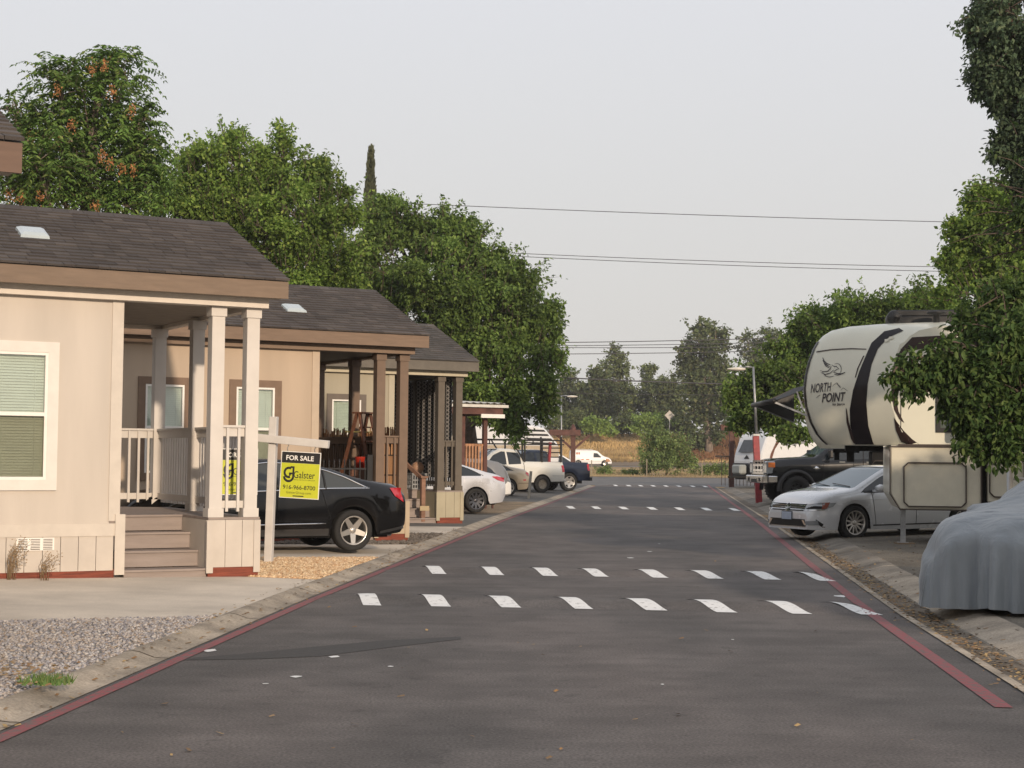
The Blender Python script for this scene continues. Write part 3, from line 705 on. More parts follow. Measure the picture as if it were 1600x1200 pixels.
def black_sedan():
    g = G(550, 861, .10)
    rz = math.pi+AL; c, s = math.cos(rz), math.sin(rz)
    # wheel (left side, rear): local (-1.33, .885-.12)
    lx, ly = -1.33, .80
    loc = (g.x-(lx*c-ly*s), g.y-(lx*s+ly*c), .10)
    root, B, bvh, line, seg, patch = vehicle('black_sedan', 'glossy black four door sedan parked behind the for sale sign', 'car', loc, rz, cb, dict(body=blk, glass=glass('smoked car glass', (.05,.055,.055), .05)))
    line('window_trim', [(x, B.ring(x)[7][1]+.004) for x in [-1.58+i*.07 for i in range(39)]], .011, M_chrome)
    line('belt_trim', [(x, B.ring(x)[5][1]) for x in [-1.6+i*.1 for i in range(28)]], .012, M_chrome)
    line('side_trim', seg([(-.85,.44),(1.0,.42)], 10), .011, M_chrome)
    line('door_gap', seg([(-.05,.36),(-.05,.97)])[::1], .004, M_dark); line('door_gap', seg([(-.93,.52),(-.86,.7),(-.78,.97)]), .004, M_dark)
    for x in (-.62, .45):
        b = MB()
        for sd in (1,-1): b.bar((x-.1, sd*(B.side_y(x,.87)+.03), .885), (x+.1, sd*(B.side_y(x,.87)+.03), .875), .02, .035); b.box(x-.1, x-.07, sd*B.side_y(x,.87)-.02, sd*(B.side_y(x,.87)+.03), .87, .9)
        b.build('door_handle', M_chrome if 0 else blk, root)
        patch('handle_recess', [(x-.06,.845),(x+.06,.845),(x+.06,.905),(x-.06,.905)], M_dark, .003)
    b = MB()
    for x, z1 in ((-.08,1.37),(-.86,1.25)): b.tube([(x, B.side_y(x,z)+.0, z) for z in [.97+(z1-.97)*i/6 for i in range(7)]], .018, 6)
    b.build('pillar', M_black, root)
    patch('tail_lamp', [(-2.2,.99),(-1.98,.99),(-2.06,.86),(-2.24,.76)], M_red, .012)
    patch('side_skirt', [(-.9,.25),(1.0,.25),(1.0,.35),(-.9,.36)], pbr('grey black skirt', (.03,.03,.031), .35, coat=.5), .012)
    patch('rear_bumper_lip', [(-2.24,.34),(-1.78,.27),(-1.78,.31),(-2.24,.39)], pbr('grey black skirt', (.03,.03,.031), .35, coat=.5), .012)
    for sd in (1,-1):
        b = MB(); b.lathe([(.001,-.11),(.07,-.09),(.095,0),(.08,.08),(.001,.11)], 14, axis='y', c=(.98, sd*1.0, .99)); b.bar((1.0, sd*.84, .95), (1.0, sd*.95, .97), .05); b.build('side_mirror', blk, root)
    b = MB(); b.tube([(-1.75,.35,.24),(-2.2,.35,.24)], .035, 8); b.build('exhaust_pipe', M_galv, root)
black_sedan()

# --- sedans seen in part beyond the third cottage
def simple_car(name, label, px, py, gz, rz, c, mats, lamp=None, dir_=-1, group=None, wheel_x=None, extra=None):
    g = G(px, py, gz); c_, s_ = math.cos(rz), math.sin(rz); lx = c['wx'][0] if wheel_x is None else wheel_x; ly = c['W']/2-.1
    r = vehicle(name, label, 'car', (g.x-(lx*c_-ly*s_), g.y-(lx*s_+ly*c_), gz), rz, c, mats, group)
    if extra: extra(*r)
    return r
rzl = math.pi+AL
cs = dict(cb); cs.update(L=4.6, W=1.8, top=[(-2.3,.85),(-2.24,.98),(-2.0,1.05),(-1.7,1.10),(-1.2,1.24),(-.7,1.39),(-.2,1.45),(.2,1.44),(.5,1.37),(.9,1.18),(1.25,1.0),(1.9,.88),(2.2,.72),(2.3,.5)], wheel=dict(m=M_alloyd, n=10, sw=.05, rr=.72))
def ex1(root, B, bvh, line, seg, patch):
    patch('tail_lamp', [(-2.27,.93),(-2.0,.975),(-1.82,.97),(-2.0,.87),(-2.26,.82)], M_red, .012); line('door_gap', seg([(-.9,.5),(-.8,.97)]), .004, M_dark)
    patch('fuel_flap', [(-1.72,.78),(-1.5,.78),(-1.5,.92),(-1.72,.92)], pbr('silver paint flap', (.58,.58,.6), .3, .3), .004); line('window_trim', [(x, B.ring(x)[7][1]+.004) for x in [-1.55+i*.1 for i in range(26)]], .012, M_chrome)
simple_car('silver_sedan', 'silver white sedan whose tail shows past the third cottage', 742, 801, .1, rzl, cs, dict(body=paint('silver white paint', (.62,.63,.66), .25, .25)), extra=ex1)
ch = dict(cb); ch.update(L=3.9, W=1.68, r=.30, ar=.35, wx=(-1.25,1.2), top=[(-1.95,.7),(-1.9,.9),(-1.78,1.15),(-1.5,1.38),(-1.0,1.46),(0,1.48),(.4,1.42),(.9,1.1),(1.2,.98),(1.7,.85),(1.95,.5)],
    belt=[(-1.95,.66),(-1.7,.95),(0,.92),(1.2,.88),(1.95,.5)], rail=[(-1.3,.95),(-1.2,1.1),(-.9,1.3),(0,1.38),(.4,1.32),(.9,1.0),(1.1,.9)], screens=[(.4,1.15),(-1.85,-1.35)], low=[(-1.95,.3),(-1.8,.26),(0,.24),(1.95,.3)], wheel=dict(m=M_alloyd, n=7, sw=.05, rr=.62))
def ex2(root, B, bvh, line, seg, patch):
    patch('rear_bumper', [(-1.93,.32),(-1.63,.3),(-1.63,.62),(-1.74,.72),(-1.9,.68)], paint('white bumper paint', (.75,.75,.73), .3), .014)
    patch('tail_lamp', [(-1.9,.76),(-1.72,.78),(-1.72,.9),(-1.84,.92)], M_lens, .012)
simple_car('grey_hatchback', 'small grey hatchback with a white rear bumper between silver and gold cars', 771, 787, .08, rzl, ch, dict(body=paint('mid grey paint', (.2,.2,.2), .3, .3)), extra=ex2)
cg = dict(cb); cg.update(L=4.7, W=1.78, wheel=dict(m=M_alloy, n=6, sw=.07, rr=.66))
def ex3(root, B, bvh, line, seg, patch):
    line('window_trim', [(x, B.ring(x)[7][1]) for x in [-1.55+i*.1 for i in range(26)]], .012, cgp); patch('side_marker', [(-2.1,.6),(-1.95,.6),(-1.95,.65),(-2.1,.65)], M_red, .012); line('bumper_line', seg([(-2.28,.5),(-1.72,.5)]), .008, M_dark)
    patch('tail_lamp', [(-2.28,.9),(-2.16,.95),(-2.1,.86),(-2.26,.76)], M_red, .012)
cgp = paint('champagne paint', (.48,.40,.29), .3, .4)
simple_car('gold_sedan', 'champagne gold sedan parked nose away beside the white pickup', 794, 775, .08, rzl, cg, dict(body=cgp), extra=ex3)

# --- pickups
cp = dict(L=5.5, W=1.95, r=.37, ar=.44, wx=(-1.65,1.75), roofw=.66, sharp=True, ks=.012,
    top=[(-2.75,1.2),(-2.74,1.33),(-.72,1.35),(-.70,1.36),(-.60,1.84),(-.2,1.90),(.35,1.89),(.75,1.72),(1.25,1.30),(1.4,1.24),(2.4,1.16),(2.65,1.05),(2.75,.7)],
    belt=[(-2.75,1.1),(-.7,1.25),(1.2,1.16),(2.75,.9)], low=[(-2.75,.5),(0,.42),(2.4,.45),(2.75,.5)],
    rail=[(-.66,1.2),(-.56,1.72),(.3,1.78),(.7,1.62),(1.15,1.18)], screens=[(.42,1.32),(-.72,-.6)], cuts=(-.71,-.6), bed=(-2.70,-.74), wheel=dict(m=M_steelw, n=8, sw=.09, rr=.56, wd=.24), kf=.12, kr=.02, nf=.5, ubz=.35, ubt=.9)
def pickup(name, label, px, py, gz, rz, c, mats, group=None, wheel_x=None, extra=None):
    g = G(px, py, gz); c_, s_ = math.cos(rz), math.sin(rz); lx = c['wx'][0] if wheel_x is None else wheel_x; ly = c['W']/2-.12
    r = vehicle(name, label, 'pickup', (g.x-(lx*c_-ly*s_), g.y-(lx*s_+ly*c_), gz), rz, c, mats, group)
    extra(*r); return r
def exw(root, B, bvh, line, seg, patch):
    b = MB(); b.box(-2.86,-2.76,-.92,.92,.5,.62); b.build('rear_bumper', M_chrome, root)
    patch('tail_lamp', [(-2.74,.9),(-2.62,.9),(-2.62,1.2),(-2.74,1.2)], M_red, .014); line('cab_gap', seg([(-.72,.5),(-.72,1.3)]), .012, M_dark); line('door_gap', seg([(.1,.5),(.1,1.2)]), .006, M_dark)
    line('body_crease', seg([(-2.7,.74),(-2.12,.74)], 3), .008, M_galv)
    patch('window_pillar', [(.02,1.2),(.12,1.2),(.12,1.78),(.04,1.78)], mwp, .012)
    r = MB()                                   # ladder rack
    for sd in (-.88,.88):
        r.bar((-2.75,sd,2.28),(2.3,sd,2.28),.06); r.bar((-2.75,sd,2.10),(1.2,sd,2.10),.045)
        for x in (-2.6,-1.65,-.78): r.bar((x,sd,1.33),(x,sd,2.45 if x < -2 else 2.28),.06)
        r.bar((-.78,sd,1.35),(-.1,sd,2.25),.05)
        for x in (-2.2,-1.2,0,1.2): r.bar((x,sd,2.1),(x,sd,2.28),.04)
    for x in (-2.6,-1.65,-.78,.6,2.2): r.bar((x,-.9,2.28),(x,.9,2.28),.06)
    for z in (1.55,1.75,1.95,2.1): r.bar((-2.6,-.85,z),(-2.6,.85,z),.05)
    r.build('ladder_rack', M_black, root)
    r = MB(); r.bar((-2.05,.8,1.34),(-2.1,.8,2.2),.1); r.build('red_strap', M_redpaint, root)
mwp = paint('white pickup paint', (.66,.66,.62), .35)
white_truck = pickup('white_pickup', 'white pickup with a black ladder rack over its bed', 846, 770, .06, rzl, cp, dict(body=mwp), extra=exw)
def exb(root, B, bvh, line, seg, patch):
    patch('tail_lamp', [(-2.74,.95),(-2.62,.95),(-2.62,1.25),(-2.74,1.25)], M_red, .014); line('cab_gap', seg([(-.72,.5),(-.72,1.3)]), .012, M_dark)
    b = MB(); b.box(-2.9,-2.77,-.92,.92,.48,.64); b.build('rear_bumper', M_black, root)
    patch('window_pillar', [(.02,1.2),(.14,1.2),(.14,1.78),(.04,1.78)], nvy, .012)
nvy = paint('dark navy paint', (.012,.018,.035), .2)
cq = dict(cp); cq['wheel'] = dict(m=M_alloy, n=5, sw=.12, rr=.66, wd=.26); cq['r'] = .42; cq['ar'] = .47
pickup('navy_pickup', 'dark navy pickup nearest the cross road with silver five spoke wheels', 888, 767.5, .05, rzl, cq, dict(body=nvy), extra=exb)

# --- lifted black pickup under the camper nose
ck = dict(cp); ck.update(L=5.9, W=2.05, r=.475, ar=.56, wx=(-1.75,1.95), roofw=.7,
    top=[(-2.95,1.55),(-2.94,1.65),(-1.2,1.66),(-1.18,1.7),(-1.1,2.15),(-.6,2.24),(.2,2.22),(.6,2.05),(1.1,1.68),(1.25,1.6),(2.5,1.52),(2.85,1.42),(2.93,1.2),(2.95,.9)], belt=[(-2.95,1.45),(-1,1.55),(1.2,1.45),(2.95,1.3)],
    low=[(-2.95,.85),(0,.75),(2.6,.78),(2.95,.85)], rail=[(-1.12,1.5),(-1.05,2.03),(.2,2.1),(.6,1.93),(1.0,1.48)], screens=[(.3,1.15),(-1.2,-1.1)], cuts=(-1.19,-1.1), bed=(-2.9,-1.22), wheel=dict(m=M_black, n=8, sw=.06, rr=.5, wd=.34, out=.06), ubz=.65, ubt=1.3, kf=.1, nf=.4)
bkp = paint('black truck paint', (.008,.009,.011), .14)
def exk(root, B, bvh, line, seg, patch):
    g = MB()
    X = 2.955; g.box(X, X+.03, -.62, .62, .98, 1.05); g.box(X, X+.03, -.62, .62, 1.40, 1.46); g.box(X, X+.03, -.62, -.54, 1.05, 1.4); g.box(X, X+.03, .54, .62, 1.05, 1.4)
    for z in (1.12,1.3): g.box(X, X+.05, -.54, .54, z-.05, z+.03)
    for y in (-.36,0,.36): g.box(X, X+.04, y-.05, y+.05, 1.05, 1.4)
    g.build('grille', M_chrome, root)
    g = MB(); g.box(X-.01, X+.01, -.6, .6, 1.0, 1.45); g.build('grille_mesh', M_dark, root)
    g = MB(); g.box(2.93, 3.13, -.98, .98, .68, .94, 0); g.box(2.6,2.93,.95,1.03,.70,.93); g.box(2.6,2.93,-1.03,-.95,.70,.93); g.build('front_bumper', M_chrome, root, bevel=.025)
    g = MB(); g.box(3.132,3.14,-.3,.3,.70,.82); g.box(3.132,3.14,.55,.72,.74,.86); g.box(3.132,3.14,-.72,-.55,.74,.86); g.build('bumper_inset', M_black, root)
    for sd in (1,-1):
        h = MB(); h.box(2.68, 2.99, sd*.66 if sd > 0 else -.995, sd*.995 if sd > 0 else -.66, 1.0, 1.42); h.build('headlight', M_lens, root, bevel=.03)
        a = MB(); a.box(2.7, 2.93, sd*.997 if sd > 0 else -1.01, 1.01*sd if sd > 0 else -.997, 1.22, 1.38); a.build('turn_signal', M_amber, root)
        for xc in (1.95, -1.75):
            f = MB(); rows = []
            for k in range(15):
                an = math.pi*(k/14)*1.06-.09; r0, r1 = .55, .66; rows.append([(xc+r*math.cos(an), sd*yy, .475+r*math.sin(an)) for r, yy in ((r0, 1.0), (r0, 1.10), (r1, 1.08), (r1+.03, 1.0))])
            f.grid(rows); f.build('fender_flare', M_black, root)
        m_ = MB(); m_.box(.72, .86, 1.12*sd-.12, 1.12*sd+.12, 1.55, 1.83); m_.bar((.8,.9*sd,1.6),(.8,1.05*sd,1.6),.06); m_.build('side_mirror', M_black, root, bevel=.03)
    h = MB(); h.lathe([(.07,0),(.07,.01),(.001,.01)], 16, axis='y', c=(1.25,B.side_y(1.25,1.2)+.005,1.2)); h.bar((1.13,B.side_y(1.2,1.2)+.01,1.2),(1.37,B.side_y(1.2,1.2)+.01,1.2),.02); h.build('fender_badge', M_chrome, root)
    b = MB()
    for x in (.35,-.6): b.box(x-.1, x+.1, B.side_y(x,1.42)+.0, B.side_y(x,1.42)+.03, 1.40, 1.44)
    b.build('door_handle', M_chrome, root)
    MB().tube([(1.95,-.8,.475),(1.95,.8,.475)], .07, 8).build('axle', M_dark, root); MB().tube([(-1.75,-.8,.475),(-1.75,.8,.475)], .07, 8).build('axle', M_dark, root)
    patch('cab_step', [(-1.0,.8),(.9,.78),(.9,.86),(-1.0,.88)], M_black, .03)
    line('door_gap', seg([(1.0,.8),(1.0,1.45)]), .006, M_dark); line('door_gap', seg([(-.05,.8),(-.05,1.5)]), .006, M_dark)
pickup('lifted_pickup', 'lifted black pickup with chrome grille and large mud tyres behind the sedan', 1243, 787, .12, math.pi+R(8), ck, dict(body=bkp), wheel_x=1.95, extra=exk)

# --- white sedan at the right kerb
cv = dict(cb); cv.update(L=4.87, W=1.83, r=.335, ar=.385, wx=(-1.36,1.44), roofw=.58,
    top=[(-2.43,.8),(-2.38,1.0),(-2.2,1.09),(-1.8,1.13),(-1.2,1.28),(-.7,1.41),(-.2,1.47),(.15,1.475),(.45,1.42),(.9,1.22),(1.3,1.04),(1.4,1.005),(1.9,.93),(2.2,.85),(2.34,.76),(2.41,.66),(2.435,.42)],
    belt=[(-2.43,.85),(-1.5,1.0),(0,.96),(1.3,.93),(2.0,.80),(2.43,.62)], low=[(-2.43,.4),(-2.2,.25),(0,.2),(1.9,.2),(2.3,.19),(2.43,.2)],
    rail=[(-1.6,.98),(-1.3,1.15),(-.9,1.29),(-.4,1.38),(0,1.40),(.35,1.35),(.7,1.23),(1.18,1.0),(1.27,.93)], screens=[(.36,1.36),(-1.8,-.75)], wheel=dict(m=M_alloy, n=12, sw=.026, rr=.72, twin=False, wd=.22), kf=.30, nf=.85)
vwp = paint('pearl white paint', (.62,.64,.67), .22, .12)
def white_sedan():
    g = G(1332, 843, .03); rz = math.pi+R(27); c_, s_ = math.cos(rz), math.sin(rz); lx, ly = 1.44, .8
    root, B, bvh, line, seg, patch = vehicle('white_sedan', 'pearl white sedan with chrome grille parked nose out at the right kerb', 'car', (g.x-(lx*c_-ly*s_), g.y-(lx*s_+ly*c_), .03), rz, cv, dict(body=vwp, ws=glass('sky tinted windscreen', (.10,.15,.18), .05)))
    # front features: ray-cast from straight ahead onto the nose
    T = wm(root)
    def front(name_, poly, mat, off=.008, mirror=False, inset=0):
        out = None
        for sg in ((1,-1) if mirror else (1,)):
            bm = bmesh.new(); bm.faces.new([bm.verts.new((y*sg, z, 0)) for y, z in poly]); bmesh.ops.triangulate(bm, faces=bm.faces[:])
            for _ in range(3): bmesh.ops.subdivide_edges(bm, edges=[e for e in bm.edges if e.calc_length() > .06], cuts=1); bmesh.ops.triangulate(bm, faces=bm.faces[:])
            bm.verts.ensure_lookup_table(); vv = []; ok = []
            for v in bm.verts:
                o = T @ Vector((4, v.co.x, v.co.y)); d = (T.to_3x3() @ Vector((-1,0,0)))
                loc, nr, i, t = bvh.ray_cast(o, d); ok.append(loc is not None)
                if loc is None: vv.append((0,0,0)); continue
                p = T.inverted() @ loc; nl = T.to_3x3().inverted() @ nr
                if nl.x < 0: nl = -nl
                vv.append(tuple(p+nl*off))
            ff = [[v.index for v in f.verts] for f in bm.faces if all(ok[v.index] for v in f.verts)]; bm.free()
            if ff: out = MB().add(vv, ff, 0, True).build(name_, mat, root)
        return out
    front('grille', [(-.50,.56),(.50,.56),(.56,.70),(-.56,.70)], M_black, .006)
    for z in (.585,.625,.665,.70): front('grille_bar', [(-.53,z-.006),(.53,z-.006),(.53,z+.006),(-.53,z+.006)], M_chrome, .016)
    front('emblem', [(.085*math.cos(a),.63+.085*math.sin(a)) for a in [i*math.pi/10 for i in range(20)]], M_chrome, .022)
    front('emblem_disc', [(.068*math.cos(a),.63+.068*math.sin(a)) for a in [i*math.pi/10 for i in range(20)]], M_black, .026)
    front('emblem_letter', [(-.05,.675),(-.035,.675),(-.012,.63),(0,.655),(.012,.63),(.035,.675),(.05,.675),(.018,.605),(0,.635),(-.018,.605)], M_chrome, .030)
    front('emblem_letter', [(-.06,.625),(-.045,.625),(-.025,.585),(0,.615),(.025,.585),(.045,.625),(.06,.625),(.03,.567),(0,.597),(-.03,.567)], M_chrome, .030)
    front('headlight', [(.52,.56),(.80,.58),(.868,.66),(.872,.73),(.72,.71),(.55,.695)], M_lens, .008, True)
    front('headlight_bezel', [(.56,.60),(.80,.61),(.84,.66),(.66,.66)], M_dark, .011, True)
    front('headlight_strip', [(.53,.565),(.81,.585),(.815,.595),(.53,.578)], M_chrome, .014, True)
    front('lower_grille', [(-.78,.26),(.78,.26),(.80,.31),(.74,.40),(-.74,.40),(-.80,.31)], M_black, .006)
    front('fog_lamp', [(.56,.28),(.76,.29),(.75,.38),(.60,.36)], M_lens, .012, True)
    front('fog_trim', [(.48,.385),(.54,.385),(.62,.285),(.56,.285)], M_chrome, .014, True)
    front('lip_trim', [(-.80,.245),(.80,.245),(.80,.258),(-.80,.258)], M_chrome, .012)
    front('number_plate', [(-.16,.385),(.16,.385),(.16,.53),(-.16,.53)], pbr('pale blue plate', (.42,.48,.58), .5), .022)
    front('plate_frame', [(-.175,.37),(.175,.37),(.175,.545),(-.175,.545)], M_black, .016)
    patch('headlight_corner', [(2.05,.70),(2.15,.60),(2.30,.575),(2.38,.60),(2.36,.70),(2.18,.735)], M_lens, .008)
    patch('side_marker', [(2.03,.74),(2.10,.62),(2.2,.60),(2.16,.73)], pbr('dark red amber lens', (.22,.05,.03), .2, coat=1), .013)
    patch('side_trim', [(-.9,.30),(1.0,.27),(1.0,.295),(-.9,.325)], M_black, .01)
    line('door_gap', seg([(.93,.3),(.98,.6),(1.02,.93)]), .004, M_dark); line('door_gap', seg([(-.1,.3),(-.1,.96)]), .004, M_dark)
    line('shoulder_crease', seg([(-1.9,.86),(1.9,.78)], 10), .005, vwp)
    line('window_trim', [(x, B.ring(x)[5][1]) for x in [-1.5+i*.1 for i in range(28)]], .009, M_black)
    for sd in (1,-1):
        b = MB(); b.lathe([(.001,-.12),(.06,-.1),(.08,0),(.07,.09),(.001,.12)], 14, axis='y', c=(.92, sd*1.02, 1.02)); b.bar((.95, sd*.84, .96), (.93, sd*.98, .98), .05); b.build('side_mirror', vwp, root)
    b = MB(); b.bar((1.30,.55,1.045),(1.22,-.1,1.10),.012); b.bar((1.30,-.1,1.045),(1.2,-.7,1.1),.012); b.build('wiper', M_black, root)
white_sedan()

# --- distant van and wagon on the far side
cvn = dict(L=4.9, W=1.9, r=.33, ar=.38, wx=(-1.5,1.6), roofw=.78, top=[(-2.45,1.0),(-2.43,1.8),(-2.2,1.88),(.3,1.88),(.8,1.78),(1.35,1.30),(1.6,1.15),(2.1,1.02),(2.4,.8),(2.45,.5)], belt=[(-2.45,1.05),(1.4,1.02),(2.45,.6)],
    low=[(-2.45,.35),(0,.25),(2.45,.3)], rail=[(.28,1.0),(.3,1.55),(.75,1.5),(1.25,1.02)], sharp=True, screens=[(.82,1.5)], wheel=dict(m=M_alloy, n=5, sw=.08, rr=.62), kf=.2)
def far_van():
    p = P(922, 729, 188); root, B, bvh, line, seg, patch = vehicle('white_van', 'small white delivery van driving along the far road', 'van', (p.x, p.y, .62), R(4), cvn, dict(body=paint('fleet white paint', (.8,.79,.77), .35)))
    mt = pbr('rust red lettering', (.5,.13,.05), .6)
    for i, (x, w) in enumerate(((-1.75,.12),(-1.6,.1),(-1.45,.14),(-1.15,.3),(-.6,.4))): patch('side_lettering', [(x,1.35 if i < 3 else .72),(x+w,1.35 if i < 3 else .72),(x+w,1.6 if i < 3 else .82),(x,1.6 if i < 3 else .82)], mt, .01, (-1,))
    patch('bumper_graphic', [(1.75,.5),(2.35,.55),(2.1,.85),(1.7,.9)], pbr('orange brown graphic', (.45,.22,.1), .6), .01, (-1,))
    b = MB()
    for y in (-.7,.7): b.bar((-2.0,y,1.96),(.2,y,1.96),.05)
    for x in (-1.8,-.9,0): b.bar((x,-.75,1.98),(x,.75,1.98),.05)
    b.build('roof_rack', M_galv, root)
far_van()
cw = dict(cb); cw.update(L=4.6, W=1.8, top=[(-2.3,.8),(-2.25,1.1),(-2.0,1.45),(-1.6,1.55),(0,1.58),(.4,1.5),(.9,1.2),(1.2,1.05),(1.9,.95),(2.25,.75),(2.3,.5)], rail=[(-1.9,.98),(-1.75,1.3),(-1.3,1.45),(0,1.48),(.4,1.4),(.9,1.08),(1.1,.9)], screens=[(.4,1.15),(-2.2,-1.85)])
p = P(868, 737, 112)
vehicle('white_wagon', 'white wagon half hidden behind the navy pickup bed', 'car', (p.x, p.y, .27), R(5), cw, dict(body=paint('wagon white paint', (.75,.75,.73), .3)))

# ------------------------------------------------------------------ lettering
def text_geo(txt, size=1.0, bold=0.0, shear=0.0):
    cu = bpy.data.curves.new('lettering', 'FONT'); cu.body = txt; cu.size = size; cu.offset = bold; cu.shear = shear; cu.resolution_u = 3; cu.space_character = 1.0
    ob = bpy.data.objects.new('lettering', cu); COL.objects.link(ob); dg = bpy.context.evaluated_depsgraph_get()
    me = bpy.data.meshes.new_from_object(ob.evaluated_get(dg)); bpy.data.objects.remove(ob)
    v = [tuple(x.co)[:2] for x in me.vertices]; f = [list(p.vertices) for p in me.polygons]; bpy.data.meshes.remove(me); bpy.data.curves.remove(cu)
    x0, x1 = min(a for a, _ in v), max(a for a, _ in v); y0, y1 = min(b for _, b in v), max(b for _, b in v)
    return [((a-x0)/(x1-x0), (b-y0)/(y1-y0)) for a, b in v], f       # unit box
def text_on(name, txt, x0, x1, z0, z1, y, mat, parent, bold=0):
    v, f = text_geo(txt, bold=bold); return MB().add([(x0+a*(x1-x0), y, z0+b*(z1-z0)) for a, b in v], f).build(name, mat, parent, fix=False)

# ------------------------------------------------------------------ for sale sign
M_signpost = pbr('white painted wood post', (.62,.60,.58), .6, var=.1, scale=3)
M_lime = pbr('lime sign vinyl', (.56,.60,.035), .5, var=.06); M_signk = pbr('black sign vinyl', (.02,.02,.022), .5); M_signw = pbr('white lettering', (.85,.85,.83), .5, var=.02); M_olive = pbr('dark olive lettering', (.10,.105,.02), .6)
def sale_sign(hung=True):
    g = G(419.5, 880, .06); 
    if hung: root = empty('for_sale_sign', g, R(-10), 'white wooden for sale post with a yellow green hanging panel on tan gravel', 'sign')
    else:
        p2 = P(374, 701, 20.62); root = empty('sale_panel', p2, AL-.12, 'yellow green for sale panel tied behind the front railing of the beige cottage porch', 'sign')
    b = MB(); b.box(-.055,.055,-.055,.055,0,2.08, 0, Matrix.Rotation(.022, 4, 'Y')); b.build('post', M_signpost, root, bevel=.006) if hung else None
    T = Matrix.Translation((.04,-.062,1.76)) @ Matrix.Rotation(.085, 4, 'Y'); b = MB(); b.box(-.24,.84,-.05,.05,-.055,.055, 0, T); b.build('arm', M_signpost, root, bevel=.005) if hung else None
    for sx in (1,):
        cx = .04+sx*.44; zt = 1.76-.085*sx*.44-.14; w, h = .29, .66; tilt = Matrix.Translation((cx,-.06,zt)) @ Matrix.Rotation(.045, 4, 'Y')
        if not hung: tilt = Matrix.Diagonal((.84,1,.9,1))
        def tv(o):
            o.data.transform(tilt); return o
        p = MB(); p.box(-w,w,-.006,.006,-h,0); sgn = tv(p.build('sign_panel', M_signw, root))
        e = .01
        tv(MB().box(-w+e,w-e,-.0085,-.0065,-h+e,-.165).build('lime_field', M_lime, sgn)); tv(MB().box(-w+e,w-e,-.0085,-.0065,-.163,-e).build('black_band', M_signk, sgn))
        tv(text_on('lettering', 'FOR SALE', -.215,.19,-.125,-.055,-.011, M_signw, sgn, .02))
        tv(text_on('lettering', 'Galster', -.09,.22,-.375,-.275,-.011, M_signk, sgn, .004)); tv(text_on('lettering', 'REAL ESTATE GROUP', -.085,.225,-.405,-.388,-.011, M_olive, sgn))
        tv(text_on('lettering', '916-966-8700', -.24,.235,-.535,-.475,-.011, M_signk, sgn, .008)); tv(text_on('lettering', 'GalsterGroup.com', -.19,.175,-.605,-.562,-.011, M_olive, sgn)); tv(text_on('lettering', 'CA DRE 01234', -.09,.065,-.632,-.618,-.011, M_signk, sgn) if 0 else MB().box(-.09,.07,-.0105,-.009,-.634,-.62).build('small_print_bar', M_signk, sgn))
        lg = MB()                                  # G monogram: hooked ring, bar and stem
        def arc(cx_, cz, r0, r1, a0, a1, n=18):
            rows = [[(cx_+r*math.cos(a0+(a1-a0)*i/n), -.011, cz+r*1.05*math.sin(a0+(a1-a0)*i/n)) for r in (r0, r1)] for i in range(n+1)]; lg.grid(rows, smooth=False)
        arc(-.165,-.30,.047,.078,R(60),R(290)); arc(-.165,-.352,.052,.083,R(185),R(350),14)
        lg.box(-.112,-.085,-.012,-.0105,-.375,-.21); lg.box(-.16,-.085,-.0125,-.011,-.325,-.30); lg.box(-.145,-.085,-.0122,-.0108,-.235,-.21); lg.box(-.16,-.135,-.0124,-.0109,-.345,-.325)
        tv(lg.build('monogram', M_signk, sgn, fix=False))
        ch = MB()
        for hx in (-.2,.2): ch.tube([(hx,-.0,-.005),(hx-.012,0,.04),(hx+.006,0,.075),(hx,0,.10)], .006, 6)
        tv(ch.build('hook', M_galv, sgn))
sale_sign(); sale_sign(False)

